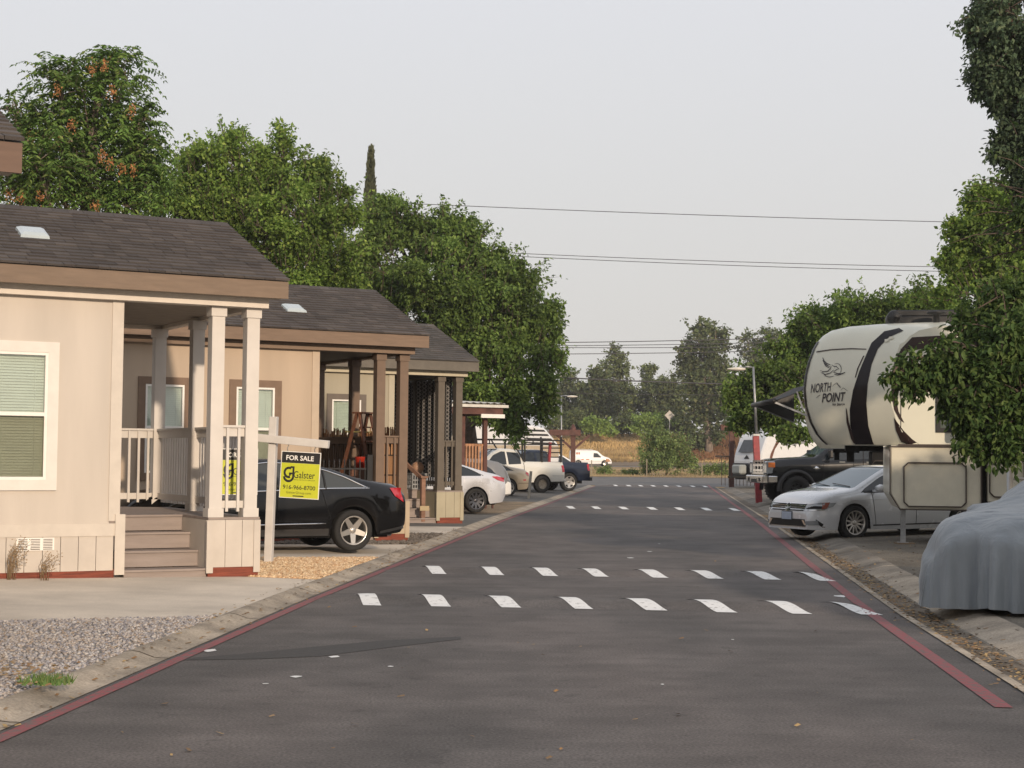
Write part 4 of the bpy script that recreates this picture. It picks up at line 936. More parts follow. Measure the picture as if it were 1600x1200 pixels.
# ------------------------------------------------------------------ camper trailers
M_rv = pbr('cream camper shell', (.66,.65,.54), .35, coat=.3, var=.05, scale=1); M_rvs = pbr('cream camper side', (.62,.585,.47), .4, coat=.2, var=.05); M_rvd = pbr('dark brown camper graphic', (.035,.02,.018), .35, coat=.1, spec=.3, var=.2)
M_band = pbr('black brown band', (.010,.008,.010), .3, coat=.1, spec=.25); M_seal = pbr('dark brown trim', (.05,.035,.028), .5)
PROF = [(1.77,-.43),(1.85,-.34),(1.97,-.24),(2.2,-.12),(2.5,-.03),(2.83,0),(3.1,-.03),(3.35,-.09),(3.6,-.18),(3.74,-.26),(3.85,-.36),(3.95,-.52),(4.02,-.82),(4.05,-1.2),(4.07,-1.8)]
def fifth_wheel(loc, rz, label, main=True, name='fifth_wheel_camper', L_=9.0):
    root = empty(name, loc, rz, label, 'camper'); W = 1.24; XC_, K = 1.78, 1.53; NY = 24
    def cap(z, dx, y, top): return (XC_+dx-K*(math.sqrt((y/W)**2*1.0+.018)-.134)/.875, y, z-(.10*abs(y/W)**3 if top else 0))
    rows = [[cap(z, dx, -W+2*W*k/NY, i >= 9) for k in range(NY+1)] for i, (z, dx) in enumerate(PROF)]
    b = MB().grid(rows); e = [r[-1] for r in rows]; e2 = [r[0] for r in rows]
    bev = BVHTree
    for E_, y in ((e, W), (e2, -W)):
        E2 = [(x, y, z) for x, _, z in E_]+[(-L_, y, E_[-1][2]), (-L_, y, 1.77)]; b.add(E2, [tuple(range(len(E2)))])
    top = rows[-1]; b.grid([top, [(-L_, y, z) for x, y, z in top]], smooth=True)
    b.add([(-L_,-W,1.77),(-L_,W,1.77),(-L_,W,3.9),(-L_,-W,3.9)], [(0,1,2,3)]); bot = rows[0]; b.grid([bot, [(-L_, y, 1.77) for x, y, z in bot]], smooth=False)
    wmx = wm(root); bvh = BVHTree.FromPolygons([wmx @ Vector(v) for v in b.v], b.f)
    o = b.build('shell', M_rv, root)
    # dropped box behind the nose
    b = MB(); x0b = 0 if main else -1.0; pts = [(.235+x0b,1.76),(.235+x0b,.88),(.07+x0b,.60),(-1.36,.60),(-1.36,1.76)]
    n = len(pts); b.add([(x, W-.02, z) for x, z in pts]+[(x, -W+.02, z) for x, z in pts], [tuple(range(n)), tuple(range(n, 2*n))[::-1]]+[(i, (i+1) % n, n+(i+1) % n, n+i) for i in range(n)])
    b.box(-L_, -1.47, -W+.02, W-.02, .75, 1.765); b.build('storage_box', M_rvs, root, bevel=.02)
    b = MB(); b.box(-L_+.2, .0, -W+.2, W-.2, .62, 1.7); b.build('chassis', M_dark, root)
    def outline(pts, nm='door_seal', w=.022, y=W-.005, mat=M_seal):
        q = [(x, y, z) for x, z in pts]; b = MB()
        for a_, c_ in zip(q, q[1:]+q[:1]): b.bar(a_, c_, w*2, w)
        return b.build(nm, mat, root)
    def rr(x0, x1, z0, z1, r=.08): return [(x0+r,z0),(x1-r,z0),(x1,z0+r),(x1,z1-r),(x1-r,z1),(x0+r,z1),(x0,z1-r),(x0,z0+r)]
    outline(rr(-1.09,.0,.66,1.45)); outline(rr(-2.1,-1.5,.85,1.64)); outline([(.245,1.74),(.245,.88),(.07,.6),(-1.36,.6),(-1.36,1.6),(-1.28,1.74)], 'box_trim', .018)
    b = MB(); b.box(-L_+.1,.1,W-.03,W+.012,1.755,1.785); b.build('rub_rail', M_seal, root)
    for y in (W-.25,):
        b = MB(); b.bar((.0,y,.62),(.0,y,-.02),.09); b.box(-.1,.1,y-.1,y+.1,-.04,.0); b.build('landing_leg', M_galv, root)
    b = MB(); b.bar((.9,-.2,1.75),(.9,-.2,1.45),.14); b.box(.3,1.0,-.5,.1,1.66,1.76); b.build('king_pin', M_dark, root)
    for xw in (-5.4,-6.4):
        for sd in (1,-1): wheel(root, xw, sd*1.08, .38, .24, M_alloyd, 6, .07, sd)
    b = MB(); b.box(-1.2,.15,-.35,.35,4.03,4.20); b.lathe([(.001,-.35),(.12,-.35),(.15,-.3),(.15,.3),(.12,.35),(.001,.35)], 16, axis='y', c=(.1,0,4.17)); b.box(-1.2,.1,-.34,.34,4.19,4.31); b.build('roof_air_conditioner', M_black if main else M_white, root, bevel=.02)
    b = MB(); b.lathe([(.06,4.0),(.06,4.17),(.17,4.2),(.17,4.23),(.05,4.25),(.001,4.25)], 16, c=(-.62,.75,0)); b.build('roof_vent', M_black, root)
    if main:
        D_ = lambda nm, poly, mat, off=.008: decal(nm, poly, bvh, root, mat, off)
        D_('band', [(1405,513),(1382,518),(1362,536),(1353,556),(1343,580),(1333,610),(1328,640),(1329,665),(1335,690),(1341,707),(1372,707),(1364,690),(1357,665),(1354,630),(1356,600),(1362,570),(1372,545),(1388,528),(1412,517)], M_band)
        nb = MB(); nb.grid([[Vector(cap(z, dx, y, False))+Vector((.014,0,0)) for y in (-.16,-.08,0,.05,.10)] for z, dx in PROF[:10]]); nb.build('band', M_band, root)
        D_('pinstripe', [(1349,556),(1340,575),(1336,590),(1337.5,590),(1342,575),(1351,556)], M_rvd, .009)
        D_('pinstripe', [(1322,636),(1323,660),(1330,685),(1337,698),(1333,680),(1327,660),(1323.5,640)], M_rvd, .009)
        D_('crease_trim', [(1276,549),(1300,545.5),(1330,544),(1354,545),(1354,546.5),(1330,545.8),(1300,547.3),(1276,551)], M_seal, .010)
        D_('lamp_smudge', [(1297,702),(1325,700),(1332,706),(1300,707)], pbr('road grime', (.16,.15,.12), .8), .007)
        D_('side_swoosh', [(1425,527),(1408,545),(1398,565),(1393,590),(1393,615),(1397,640),(1405,655),(1413,661),(1404,643),(1399,615),(1401,590),(1409,565),(1420,548),(1478,540),(1478,524)], M_rvd)
        D_('side_swoosh', [(1397,652),(1400,672),(1408,690),(1415,704),(1456,704),(1440,697),(1425,686),(1412,673),(1402,660)], M_rvd)
        D_('seam', [(1407,545),(1408.2,545),(1408.2,676),(1407,676)], M_seal, .012)
        D_('marker_lamp', [(1421,694),(1428,694),(1429,698),(1422,699)], M_amber, .014)
        for q in ((1386,533),(1393,529)): D_('clearance_lamp', [(q[0]-3,q[1]-2),(q[0]+3,q[1]-3),(q[0]+3,q[1]+1),(q[0]-3,q[1]+2)], M_rvs, .02)
        # lettering and bird on the cap
        M_ink = pbr('slate grey vinyl', (.045,.04,.045), .4)
        def cap_text(txt, x0, x1, yb, h, slope, mat=M_ink, bold=.01, shear=.25, nm='lettering'):
            v, f = text_geo(txt, bold=bold, shear=shear); inv = wmx.inverted(); vv = []
            for a, c in v:
                px = x0+a*(x1-x0); py = yb+slope*(px-x0)-c*h; d = ray(px, py).normalized(); lo, nr, i, t = bvh.ray_cast(Vector((0,0,EYE)), d)
                lo = lo or Vector((0,0,EYE))+d*30
                vv.append(tuple(inv @ (lo-d*.014)))
            MB().add(vv, f).build(nm, mat, root, fix=False)
        cap_text('NORTH', 1266.5, 1299, 614.5, 14.5, -.10); cap_text('POINT', 1284, 1321, 629, 14.5, -.06, bold=.02); cap_text('by Jayco', 1301, 1320, 634.5, 5, -.02, bold=.02, shear=0)
        def stroke(pts, w, nm='bird_emblem'):
            P_ = [Vector((a, b)) for a, b in pts]; L2 = []; R2 = []
            for i, p in enumerate(P_):
                d = (P_[min(i+1, len(P_)-1)]-P_[max(i-1, 0)]).normalized(); ww = w*(.25+.75*math.sin(math.pi*(i+.5)/len(P_))); L2.append((p.x-d.y*ww, p.y+d.x*ww)); R2.append((p.x+d.y*ww, p.y-d.x*ww))
            return L2+R2[::-1]
        em = [stroke([(1308+7*math.cos(a)*1.0, 577+9*math.sin(a)) for a in [R(-120+i*20) for i in range(10)]], .5),
              stroke([(1297+12*math.cos(a), 577+12*math.sin(a)) for a in [R(60+i*15) for i in range(8)]], .6), stroke([(1286,559),(1288,564),(1292,568),(1298,570)], .9), stroke([(1286,563),(1289,568),(1293,571),(1297,573)], .8), stroke([(1288,568),(1291,572),(1296,575)], .7),
              stroke([(1282,579),(1288,581),(1294,580),(1298,576),(1299,572)], .7), stroke([(1283,582),(1290,585),(1298,583),(1303,578)], .6), stroke([(1303,572),(1307,573),(1311,576),(1307,578),(1303,581)], .6),
              stroke([(1303,582),(1310,584),(1316,584),(1321,582)], .9), stroke([(1304,585),(1309,586),(1315,585)], .7), stroke([(1300,570),(1304,573),(1308,572)], .5)]
        mt = [stroke([(1301,604),(1305,600),(1308,598),(1311,602),(1314,604)], .35), stroke([(1308,599),(1311,603),(1314,606)], .5), stroke([(1314,610),(1318,606),(1321,608),(1325,611)], .35), stroke([(1276,622),(1279,619),(1282,617)], .4)]
        for q in em: decal('bird_emblem', q, bvh, root, M_ink, .012, 1)
        for q in mt: decal('mountain_emblem', q, bvh, root, M_ink, .012, 1)
        # window, slide-out
        b = MB(); b.box(-1.2,-.56,W-.005,W+.03,2.0,3.1); b.build('window_frame', M_black, root, bevel=.01); b = MB(); b.box(-1.12,-.64,W+.031,W+.036,2.08,3.03); b.build('window_pane', glass('camper window glass', (.10,.12,.11)), root)
        b = MB(); b.box(-4.6,-.95,W+.0,W+.42,1.93,3.72); b.build('slide_out', pbr('cream slide with sun tint', (.66,.56,.45), .4, coat=.2, var=.04), root, bevel=.03)  # warm sunlight on the cream slide-out is put into its base colour
        b = MB(); b.box(-4.65,-.92,W+.415,W+.435,3.70,3.76); b.build('slide_trim', M_seal, root)
    return root
gj = G(1411, 847, .12); rzr = math.pi-R(10); c_, s_ = math.cos(rzr), math.sin(rzr); ly = .99
FW = fifth_wheel((gj.x+ly*s_, gj.y-ly*c_, .12), rzr, 'large cream fifth wheel camper with black bands and lettering on its rounded nose')
q = P(1360, 700, 44); fifth_wheel((q.x, q.y, .15), rzr, 'second pale camper mostly hidden behind the cream fifth wheel nose', False)
def patio_awning():
    p = P(1275, 628, 44); root = empty('patio_awning', (p.x, p.y, 0), 0, 'black patio awning with a slanted arm reaching left of the cream camper nose', 'awning'); z = lambda y: P(1262, y, 44).z
    xo = P(1208, 627, 44).x-p.x; b = MB(); rows = []
    for i in range(9):
        q = i/8; rows.append([(xo*q, y_, z(598)+(z(627)-z(598))*q-.04*math.sin(math.pi*q)) for y_ in (0,1.2,2.4,3.6)])
    b.grid(rows); b.grid([[(x,y,zz-.012) for x,y,zz in r_] for r_ in rows]); b.build('fabric', pbr('black awning cloth', (.018,.018,.02), .8), root)
    b = MB(); rows = [[(xo*q*.95, 3.4, z(598)+(z(627)-z(598))*q), (xo*q*.95, 3.4, z(655)+(z(629)-z(655))*q)] for q in (0,.25,.5,.75,1)]; b.grid(rows); b.grid([[(x,y+.01,zz) for x,y,zz in r_] for r_ in rows]); b.build('side_flap', M_black, root)
    b = MB(); b.tube([(xo,-.1,z(627)),(xo,3.7,z(627))], .07, 10); b.build('roller', M_black, root)
    for y_ in (0,3.5): b = MB(); b.bar((0,y_,z(655)),(xo,y_,z(628)),.05); b.bar((xo*.3,y_,z(640)),(xo*.45,y_,z(612)),.04); b.build('arm', M_galv, root)
patio_awning()
bb = MB(); gb = G(1411, 850, .08); bb.box(-.16,.16,-.16,.16,-.06,.035); o = bb.build('wooden_block', pbr('weathered block', (.2,.15,.1), .9), None); o.location = (gb.x, gj.y, .08); tag(o, 'wooden block under the near landing leg of the cream camper', 'block')

def travel_trailer(name, label, loc, rz, prof, stripes, main=True):
    root = empty(name, loc, rz, label, 'trailer'); W = 1.22; n = len(prof); b = MB()
    b.add([(x, W, z) for x, z in prof]+[(x, -W, z) for x, z in prof], [tuple(range(n)), tuple(range(n, 2*n))[::-1]]+[(i, (i+1) % n, n+(i+1) % n, n+i) for i in range(n)])
    b.build('shell', pbr('white trailer shell', (.66,.67,.68), .35, coat=.3, var=.04), root, bevel=.09)
    for i, (pts, m_) in enumerate(stripes):
        for sd in (1, -1): MB().add([(x, sd*(W+.006), z) for x, z in pts], [tuple(range(len(pts)))]).build('side_stripe', m_, root)
    b = MB(); b.box(prof[0][0], -.05, -W+.04, W-.04, .42, .9); b.build('chassis', M_dark, root)
    for xw in (-2.8,-3.7):
        for sd in (1,-1): wheel(root, xw, sd*1.06, .36, .22, M_alloyd, 6, .07, sd)
    b = MB(); b.bar((0,.3,.55),(1.2,0,.55),.09); b.bar((0,-.3,.55),(1.2,0,.55),.09); b.bar((1.1,0,.5),(1.1,0,1.0),.07); b.build('hitch', M_dark, root)
    if main:
        b = MB(); b.box(.03,.16,-W+.08,W-.08,.55,1.28); b.build('stone_guard', M_black, root, bevel=.03)
        b = MB(); b.box(.3,.75,-.4,.4,.7,1.2); b.build('gas_bottle_cover', pbr('grey plastic cover', (.3,.32,.31), .5), root, bevel=.08)
        b = MB(); b.add([(-.03,-.75,1.85),(-.03,.75,1.85),(-.30,.62,2.5),(-.30,-.62,2.5)], [(0,1,2,3)]); T_ = b.build('front_window', glass('dark trailer glass', (.03,.035,.04)), root); T_.location = (.10,0,0)
        b = MB(); b.add([(.06,-.25,1.5),(.06,.25,1.5),(.05,0,1.72),(.05,-.35,1.75),(.05,.35,1.75)], [(0,1,2)]); b.build('nose_badge', M_black, root)
    return root
q = P(1168, 700, 84)
M_brn = pbr('brown swoosh', (.14,.06,.04), .4)
travel_trailer('travel_trailer', 'white travel trailer with slanted nose and black lower front at the lane end', (q.x, q.y, .12), math.pi+R(27),
    [(-6.5,.85),(0,.85),(.06,1.3),(0,1.75),(-.35,2.65),(-.75,3.02),(-1.2,3.15),(-6.5,3.15)], [([(-.45,1.3),(-.6,1.8),(-1.05,2.6),(-1.6,3.0),(-1.3,2.6),(-.85,2.0),(-.6,1.3)], M_brn), ([(-3.4,2.4),(-1.4,2.2),(-1.4,2.3),(-3.4,2.55)], pbr('grey stripe', (.25,.26,.27), .4))])
q = P(857, 700, 85); M_bk = M_black
travel_trailer('striped_trailer', 'white trailer with black slatted stripes on its slanted end behind the ladder rack', (q.x, q.y, .1), AL,
    [(-6.5,.85),(-.1,.85),(.0,1.6),(-.1,2.2),(-.9,3.0),(-1.5,3.15),(-6.5,3.15)],
    [([(-2.5,2.95-k*.22),(-1.0+k*.22,2.93-k*.22),(-.9+k*.22,2.83-k*.22),(-2.3+k*.3,2.83-k*.22)], M_bk) for k in range(4)]+[([(-6.4,1.5),(-.1,1.5),(-.1,2.1),(-6.4,2.1)], pbr('beige trailer band', (.42,.35,.26), .5))], False)

# ------------------------------------------------------------------ covered car
def covered_car():
    g = G(1426, 946, .09); rz = math.pi+R(48); root = empty('covered_car', (0,0,0), rz, 'car under a loose grey blue fabric cover beside the right kerb', 'car')
    c_, s_ = math.cos(rz), math.sin(rz); lx, ly = 2.2, -.92          # far front corner of the skirt
    root.location = (g.x-(lx*c_-ly*s_), g.y-(lx*s_+ly*c_), .09)
    top = [(-2.35,.62),(-2.2,.95),(-1.8,1.08),(-1.2,1.27),(-.6,1.42),(-.1,1.46),(.3,1.42),(.75,1.22),(1.1,1.06),(1.6,1.04),(1.95,.99),(2.15,.93),(2.26,.84),(2.32,.7)]
    NX, NV = 150, 64; rows = []
    def fold(a): return .9*(1-abs(math.sin(a*2.3+.6)))**2.2+.6*(1-abs(math.sin(a*4.7+2)))**2-.5+.2*math.sin(a*15.7)
    X0, X1 = -2.36, 2.36
    for i in range(NX+1):
        u = i/NX; x = X0+(X1-X0)*u; row = []
        tz = lerp_tab(top, x*.985)
        tz = sum(lerp_tab(top, x*.97+d) for d in (-.1,-.05,0,.05,.1))/5
        end = max(0, (abs(x)-1.55)/(2.36-1.55)); hw = .92*(1-end**3.2*.30)
        for k in range(NV+1):
            v = -1+2*k/NV; a = abs(v); sg = 1 if v > 0 else -1
            if a < .42: q = a/.42; y = hw*.80*q*(1-.06*q); z = tz-.05*q**2.2-(.16*q**3 if -1.3 < x < .9 else .05*q**3)
            else:
                q = (a-.42)/.58; cab = 1 if -1.5 < x < .8 else .6
                z0 = tz-.05-(.16 if -1.3 < x < .9 else .05); z = z0*(1-q**1.15)+(.02+.03*max(0, math.sin(x*5.3+sg)))*q
                y = hw*(.752+.248*min(1, q*2.6)**.7)+.05*q**2
                amp = .018+.16*q**1.1; y += amp*fold(x*2.1+sg)+.012*math.sin(z*26+x*9)*(1-q)*q*2; x_ = x
                m_ = math.exp(-((x-.80)/.15)**2-((z-1.0)/.11)**2); y += .26*m_
                y += .075*math.exp(-((x-.72+.10*(q-.3))/.07)**2)*(q > .25)*q
            z += .006*math.sin(x*17+v*9)+.004*math.sin(x*41+v*23)
            row.append([x+(.03*math.sin(v*14)*(end > .5)), sg*y, z])
        rows.append(row)
    # front and rear drop of the cloth
    def drop(row, dx):
        out = []
        for n in range(1, 13):
            q = n/12; out.append([[p[0]+dx*(.02+.10*math.sqrt(q))+dx*(.20*fold(p[1]*2.1+5)*q**.6), p[1]*(1+.015*q), p[2]*(1-q)+(.02+.035*max(0,math.sin(p[1]*7+1)))*q] for p in row])
        return out
    rows = drop(rows[0], -1)[::-1]+rows+drop(rows[-1], 1)
    m, nt, b, N, L = nodes('silver grey car cover'); b.inputs['Roughness'].default_value = .55; b.inputs['Sheen Weight'].default_value = .3
    tc = N('ShaderNodeTexCoord'); no = N('ShaderNodeTexNoise'); no.inputs['Scale'].default_value = 2.2; no.inputs['Detail'].default_value = 6; mp = N('ShaderNodeMapping'); mp.inputs['Scale'].default_value = (3,1,.35); L(tc.outputs['Object'], mp.inputs[0]); L(mp.outputs[0], no.inputs['Vector'])
    r = N('ShaderNodeValToRGB'); e = r.color_ramp.elements; e[0].position = .3; e[0].color = (.17,.195,.215,1); e[1].position = .7; e[1].color = (.25,.277,.30,1); L(no.outputs['Fac'], r.inputs[0]); L(r.outputs[0], b.inputs['Base Color'])
    bp = N('ShaderNodeBump'); bp.inputs['Strength'].default_value = 1; bp.inputs['Distance'].default_value = .03; n2 = N('ShaderNodeTexNoise'); n2.inputs['Scale'].default_value = 3.2; n2.inputs['Detail'].default_value = 5; n2.inputs['Distortion'].default_value = .8; m2 = N('ShaderNodeMapping'); m2.inputs['Scale'].default_value = (2.6,1.4,.55); m2.inputs['Rotation'].default_value = (0,.25,0)
    L(tc.outputs['Object'], m2.inputs[0]); L(m2.outputs[0], n2.inputs['Vector']); L(n2.outputs['Fac'], bp.inputs['Height']); L(bp.outputs[0], b.inputs['Normal'])
    MB().grid(rows).build('fabric_cover', m, root)
    s = MB(); s.tube([(rows[12+int(150*u)][k][0], rows[12+int(150*u)][k][1]*1.01, rows[12+int(150*u)][k][2]+.004) for u, k in [(.05+.018*i, 48) for i in range(50)]], .006, 5); s.build('cover_seam', pbr('cover seam', (.12,.13,.14), .7), root)
covered_car()

# ------------------------------------------------------------------ porch clutter
def loc2(O, a, b, z=0): return Vector((O[0]+a*math.cos(AL)-b*math.sin(AL), O[1]+a*math.sin(AL)+b*math.cos(AL), z))
O2 = (-1.87,29.2); O3 = (-1.125,37.2)
M_wood = pbr('old brown ladder wood', (.15,.06,.032), .7, var=.3, scale=5); M_reed = island('reed stems', [(.33,.16,.075),(.42,.24,.12),(.24,.115,.055),(.36,.20,.10),(.28,.16,.09)], .9)
def ladder():
    root = empty('step_ladder', loc2(O2,-.42,1.1,.81), AL+.5, 'old brown wooden step ladder standing on the tan cottage porch', 'ladder')
    for s in (-.2,.2):
        for nm, y0, y1 in (('front_rail', -.42, -.03), ('rear_leg', .45, .03)):
            b = MB(); b.bar((s*1.25,y0,0),(s*.8,y1,1.58),.03,.075); b.build(nm, M_wood, root)
    for i in range(5):
        q = (i+1)/6; w = .25-.09*q; y = -.42+.39*q; b = MB(); b.box(-w,w,y-.06,y+.06,1.58*q-.012,1.58*q+.012); b.build('step', M_wood, root)
    b = MB(); b.box(-.2,.2,-.12,.12,1.57,1.6); b.build('top_step', M_wood, root)
    b = MB(); b.box(-.17,.17,-.05,.3,1.22,1.24); b.build('paint_shelf', pbr('olive shelf', (.25,.22,.08), .7), root)
ladder()
def reed(name, label, O, x0, y0, x1, y1, z0, z1, n, parent=None):
    rr = random.Random(n); v = []; f = []; b = MB(); dx, dy = (x1-x0)/n, (y1-y0)/n; L_ = math.hypot(dx, dy)
    for i in range(n):
        j = rr.uniform(-.006,.006); zt = z1+rr.uniform(-.07,.09) if rr.random() < .8 else z1+rr.uniform(-.3,.1); w = rr.uniform(.35,.55); cx, cy = x0+dx*(i+.5), y0+dy*(i+.5)
        b.box(cx-abs(dx)*w-.004+j, cx+abs(dx)*w+.004+j, cy-abs(dy)*w-.004, cy+abs(dy)*w+.004, z0, zt)
    root = empty(name, loc2(O,0,0), AL, label, 'screen', 'reed screens tied to the porch rails'); b.build('reed_stems', M_reed, root)
    for z in (z0+.3, z1-.25):
        t = MB(); t.bar((x0,y0,z),(x1,y1,z),.03,.02); t.build('binding_wire', M_dark, root)
reed('reed_screen', 'long brown reed screen along the side rail of the tan cottage porch', O2, -.03,.2,-.03,4.1,.86,2.06,150)
reed('reed_screen', 'short brown reed panel between the two front posts of the tan cottage', O2, -.48,.12,-.2,.12,.95,1.86,12)
def gate():
    root = empty('iron_gate', loc2(O2,0,0), AL, 'black iron gate with pointed pickets at the tan cottage steps', 'gate'); b = MB()
    for z in (.95,1.36): b.bar((-1.66,.1,z),(-.78,.1,z),.03); 
    b.build('crossbar', M_black, root); b = MB()
    for i in range(9): x = -1.62+i*.1; b.bar((x,.1,.7),(x,.1,1.48),.018); b.lathe([(.02,1.48),(.001,1.55)], 6, c=(x,.1,0))
    b.build('picket', M_black, root); b = MB(); b.box(-.80,-.68,.05,.15,.6,1.62); b.build('gate_post', M_black, root, bevel=.01)
gate()
def trellis():
    root = empty('wire_trellis', loc2(O2,-1.45,1.3,.81), AL, 'curved black wire trellis beside the wall of the tan cottage', 'trellis')
    for r in (.62,.54):
        b = MB(); b.tube([(r*math.sin(a)-.35,.0,1.25*r/.62*math.cos(a)*1.05) for a in [R(3+i*7) for i in range(13)]], .014, 6); b.build('hoop', M_black, root)
    b = MB()
    for i in range(9): a = R(6+i*9.5); b.bar((.54*math.sin(a)-.35,0,1.14*math.cos(a)),(.62*math.sin(a)-.35,0,1.31*math.cos(a)),.01)
    b.build('wire_rungs', M_black, root)
trellis()
def pail():
    b = MB(); b.lathe([(.001,0),(.09,0),(.115,.2),(.12,.205),(.105,.2),(.085,.02)], 18); o = b.build('pail', pbr('red plastic', (.5,.04,.02), .4), None); o.location = loc2(O2,-.62,.75,1.37); tag(o, 'small red pail resting behind the black gate of the tan cottage', 'bucket')
    s = MB(); s.box(-.2,.2,-.15,.15,0,.54); t = s.build('plant_stand', M_wood, None, bevel=.01); t.location = loc2(O2,-.62,.75,.83-.0); tag(t, 'brown wooden stand carrying the red pail', 'stand')
pail()
def curtain_mat():
    m, nt, b, N, L = nodes('patterned curtain'); b.inputs['Roughness'].default_value = .9; tc = N('ShaderNodeTexCoord'); sx = N('ShaderNodeSeparateXYZ'); L(tc.outputs['Object'], sx.inputs[0])
    def M(op, a, c=None):
        n = N('ShaderNodeMath'); n.operation = op
        for i, q in enumerate((a, c)):
            if q is None: continue
            if isinstance(q, (int, float)): n.inputs[i].default_value = q
            else: L(q, n.inputs[i])
        return n.outputs[0]
    y = M('MULTIPLY', sx.outputs['Y'], 20); z = M('MULTIPLY', sx.outputs['Z'], 34); w = M('MULTIPLY', M('SINE', z), .9)
    a = M('ABSOLUTE', M('SINE', M('ADD', y, w))); c = M('ABSOLUTE', M('SINE', M('SUBTRACT', y, w))); mn = M('MINIMUM', a, c); k = M('LESS_THAN', mn, .38); dots = M('GREATER_THAN', M('MULTIPLY', a, c), .93); kk = M('MAXIMUM', k, dots)
    mx = N('ShaderNodeMix'); mx.data_type = 'RGBA'; L(kk, mx.inputs[0]); mx.inputs[6].default_value = (.03,.029,.03,1); mx.inputs[7].default_value = (.27,.26,.25,1); L(mx.outputs[2], b.inputs['Base Color']); return m
def curtain():
    root = empty('patterned_curtain', loc2(O3,-.16,0,0), AL, 'long black and white patterned curtain hung inside the sage cottage porch', 'curtain')
    rows = [[(.045*math.sin(i*.85+.2*math.sin(i*.3))+(.03 if k > 6 else 0)*math.sin(i), .3+i*.042, 3.42-k*.29) for i in range(90)] for k in range(9)]; b = MB().grid(rows); b.build('cloth', curtain_mat(), root)
    b = MB(); b.tube([(0,.25,3.43),(0,4.0,3.43)], .012, 6); b.build('rod', M_black, root)
curtain()
def basket():
    root = empty('laundry_basket', loc2(O3,-.42,1.55,.81), AL, 'grey slotted laundry basket on the sage cottage deck', 'basket'); b = MB(); m_ = pbr('grey plastic basket', (.30,.31,.32), .5)
    for z in (0,.10,.2,.33): b.box(-.19,.19,-.14,-.13,z,z+.03); b.box(-.19,.19,.13,.14,z,z+.03); b.box(-.2,-.19,-.13,.13,z,z+.03); b.box(.19,.2,-.13,.13,z,z+.03)
    for i in range(7): x = -.185+i*.0617; b.box(x-.012,x+.012,-.141,-.129,0,.35); b.box(x-.012,x+.012,.129,.141,0,.35)
    for i in range(5): y = -.12+i*.06; b.box(-.201,-.189,y-.01,y+.01,0,.35); b.box(.189,.201,y-.01,y+.01,0,.35)
    b.build('tub', m_, root); b = MB(); b.box(-.21,.21,-.15,-.135,.35,.38); b.box(-.21,.21,.135,.15,.35,.38); b.box(-.21,-.195,-.135,.135,.35,.38); b.box(.195,.21,-.135,.135,.35,.38); b.build('rim', m_, root)
    rows = []
    for i in range(9):
        a = math.pi*i/8; rows.append([(.155*math.sin(a)*math.cos(t)*(1+.12*math.sin(3*t)), .13*math.sin(a)*math.sin(t), .15-.15*math.cos(a)*(1)) for t in [2*math.pi*k/14 for k in range(14)]])
    c = MB().grid(rows, closed=True).build('cushion', pbr('tan leather', (.42,.25,.16), .5), None); c.location = loc2(O3,-.42,1.55,1.17); tag(c, 'tan rounded cushion stuffed in the grey laundry basket', 'cushion')
basket()
def grill():
    root = empty('kettle_grill', loc2(O3,-.75,2.6,.81), AL, 'black kettle grill in the shade of the sage cottage porch', 'grill'); b = MB(); b.lathe([(.001,.35),(.2,.4),(.27,.55),(.28,.6)], 20); b.build('bowl', M_black, root)
    b = MB(); b.lathe([(.28,.605),(.26,.72),(.15,.83),(.001,.87)], 20); b.build('lid', M_black, root)
    for k in range(3): a = k*2.09; b = MB(); b.bar((.1*math.cos(a),.1*math.sin(a),.42),(.3*math.cos(a),.3*math.sin(a),0),.02); b.build('leg', M_galv, root)
grill()
def small_items():
    o = MB().lathe([(.001,0),(.03,0),(.035,.02),(.035,.13),(.015,.17),(.015,.2),(.001,.2)], 12).build('bottle', pbr('white plastic bottle', (.6,.6,.6), .4), None); o.location = loc2(O3,-.32,.42,.812); tag(o, 'small white bottle between the front posts of the sage cottage', 'bottle')
    o = MB().lathe([(.001,-.08),(.05,-.06),(.08,0),(.06,.06),(.001,.08)], 14).build('lantern', pbr('coral red glass', (.6,.06,.05), .3), None); o.location = loc2(O3,-.42,.45,1.2); tag(o, 'coral red round lantern on a stick by the sage cottage front post', 'lantern')
    s = MB().tube([(0,0,0),(0,0,.32)], .008, 6).build('lantern_stick', M_dark, None); s.parent = o; s.location = (0,0,-.39)
    g = G(660, 815, .1); root = empty('handrail', g, AL, 'raw brown timber handrail beside the sage cottage steps', 'handrail', None); mw_ = pbr('raw cedar', (.27,.15,.10), .8, var=.3, scale=4)
    for nm, a in (('newel', (0,0)),): MB().box(-.05,.05,-.05,.05,0,1.0).build(nm, mw_, root, bevel=.006)
    MB().box(-.09,.09,-.09,.09,1.0,1.04).build('newel_cap', mw_, root); MB().box(-.1,.13,-.08,-.05,.25,.36).build('brace', pbr('pale cedar', (.42,.33,.2), .8), root); MB().bar((0,0,.97),(-.25,1.0,1.55),.05,.09).build('top_rail', mw_, root)
small_items()
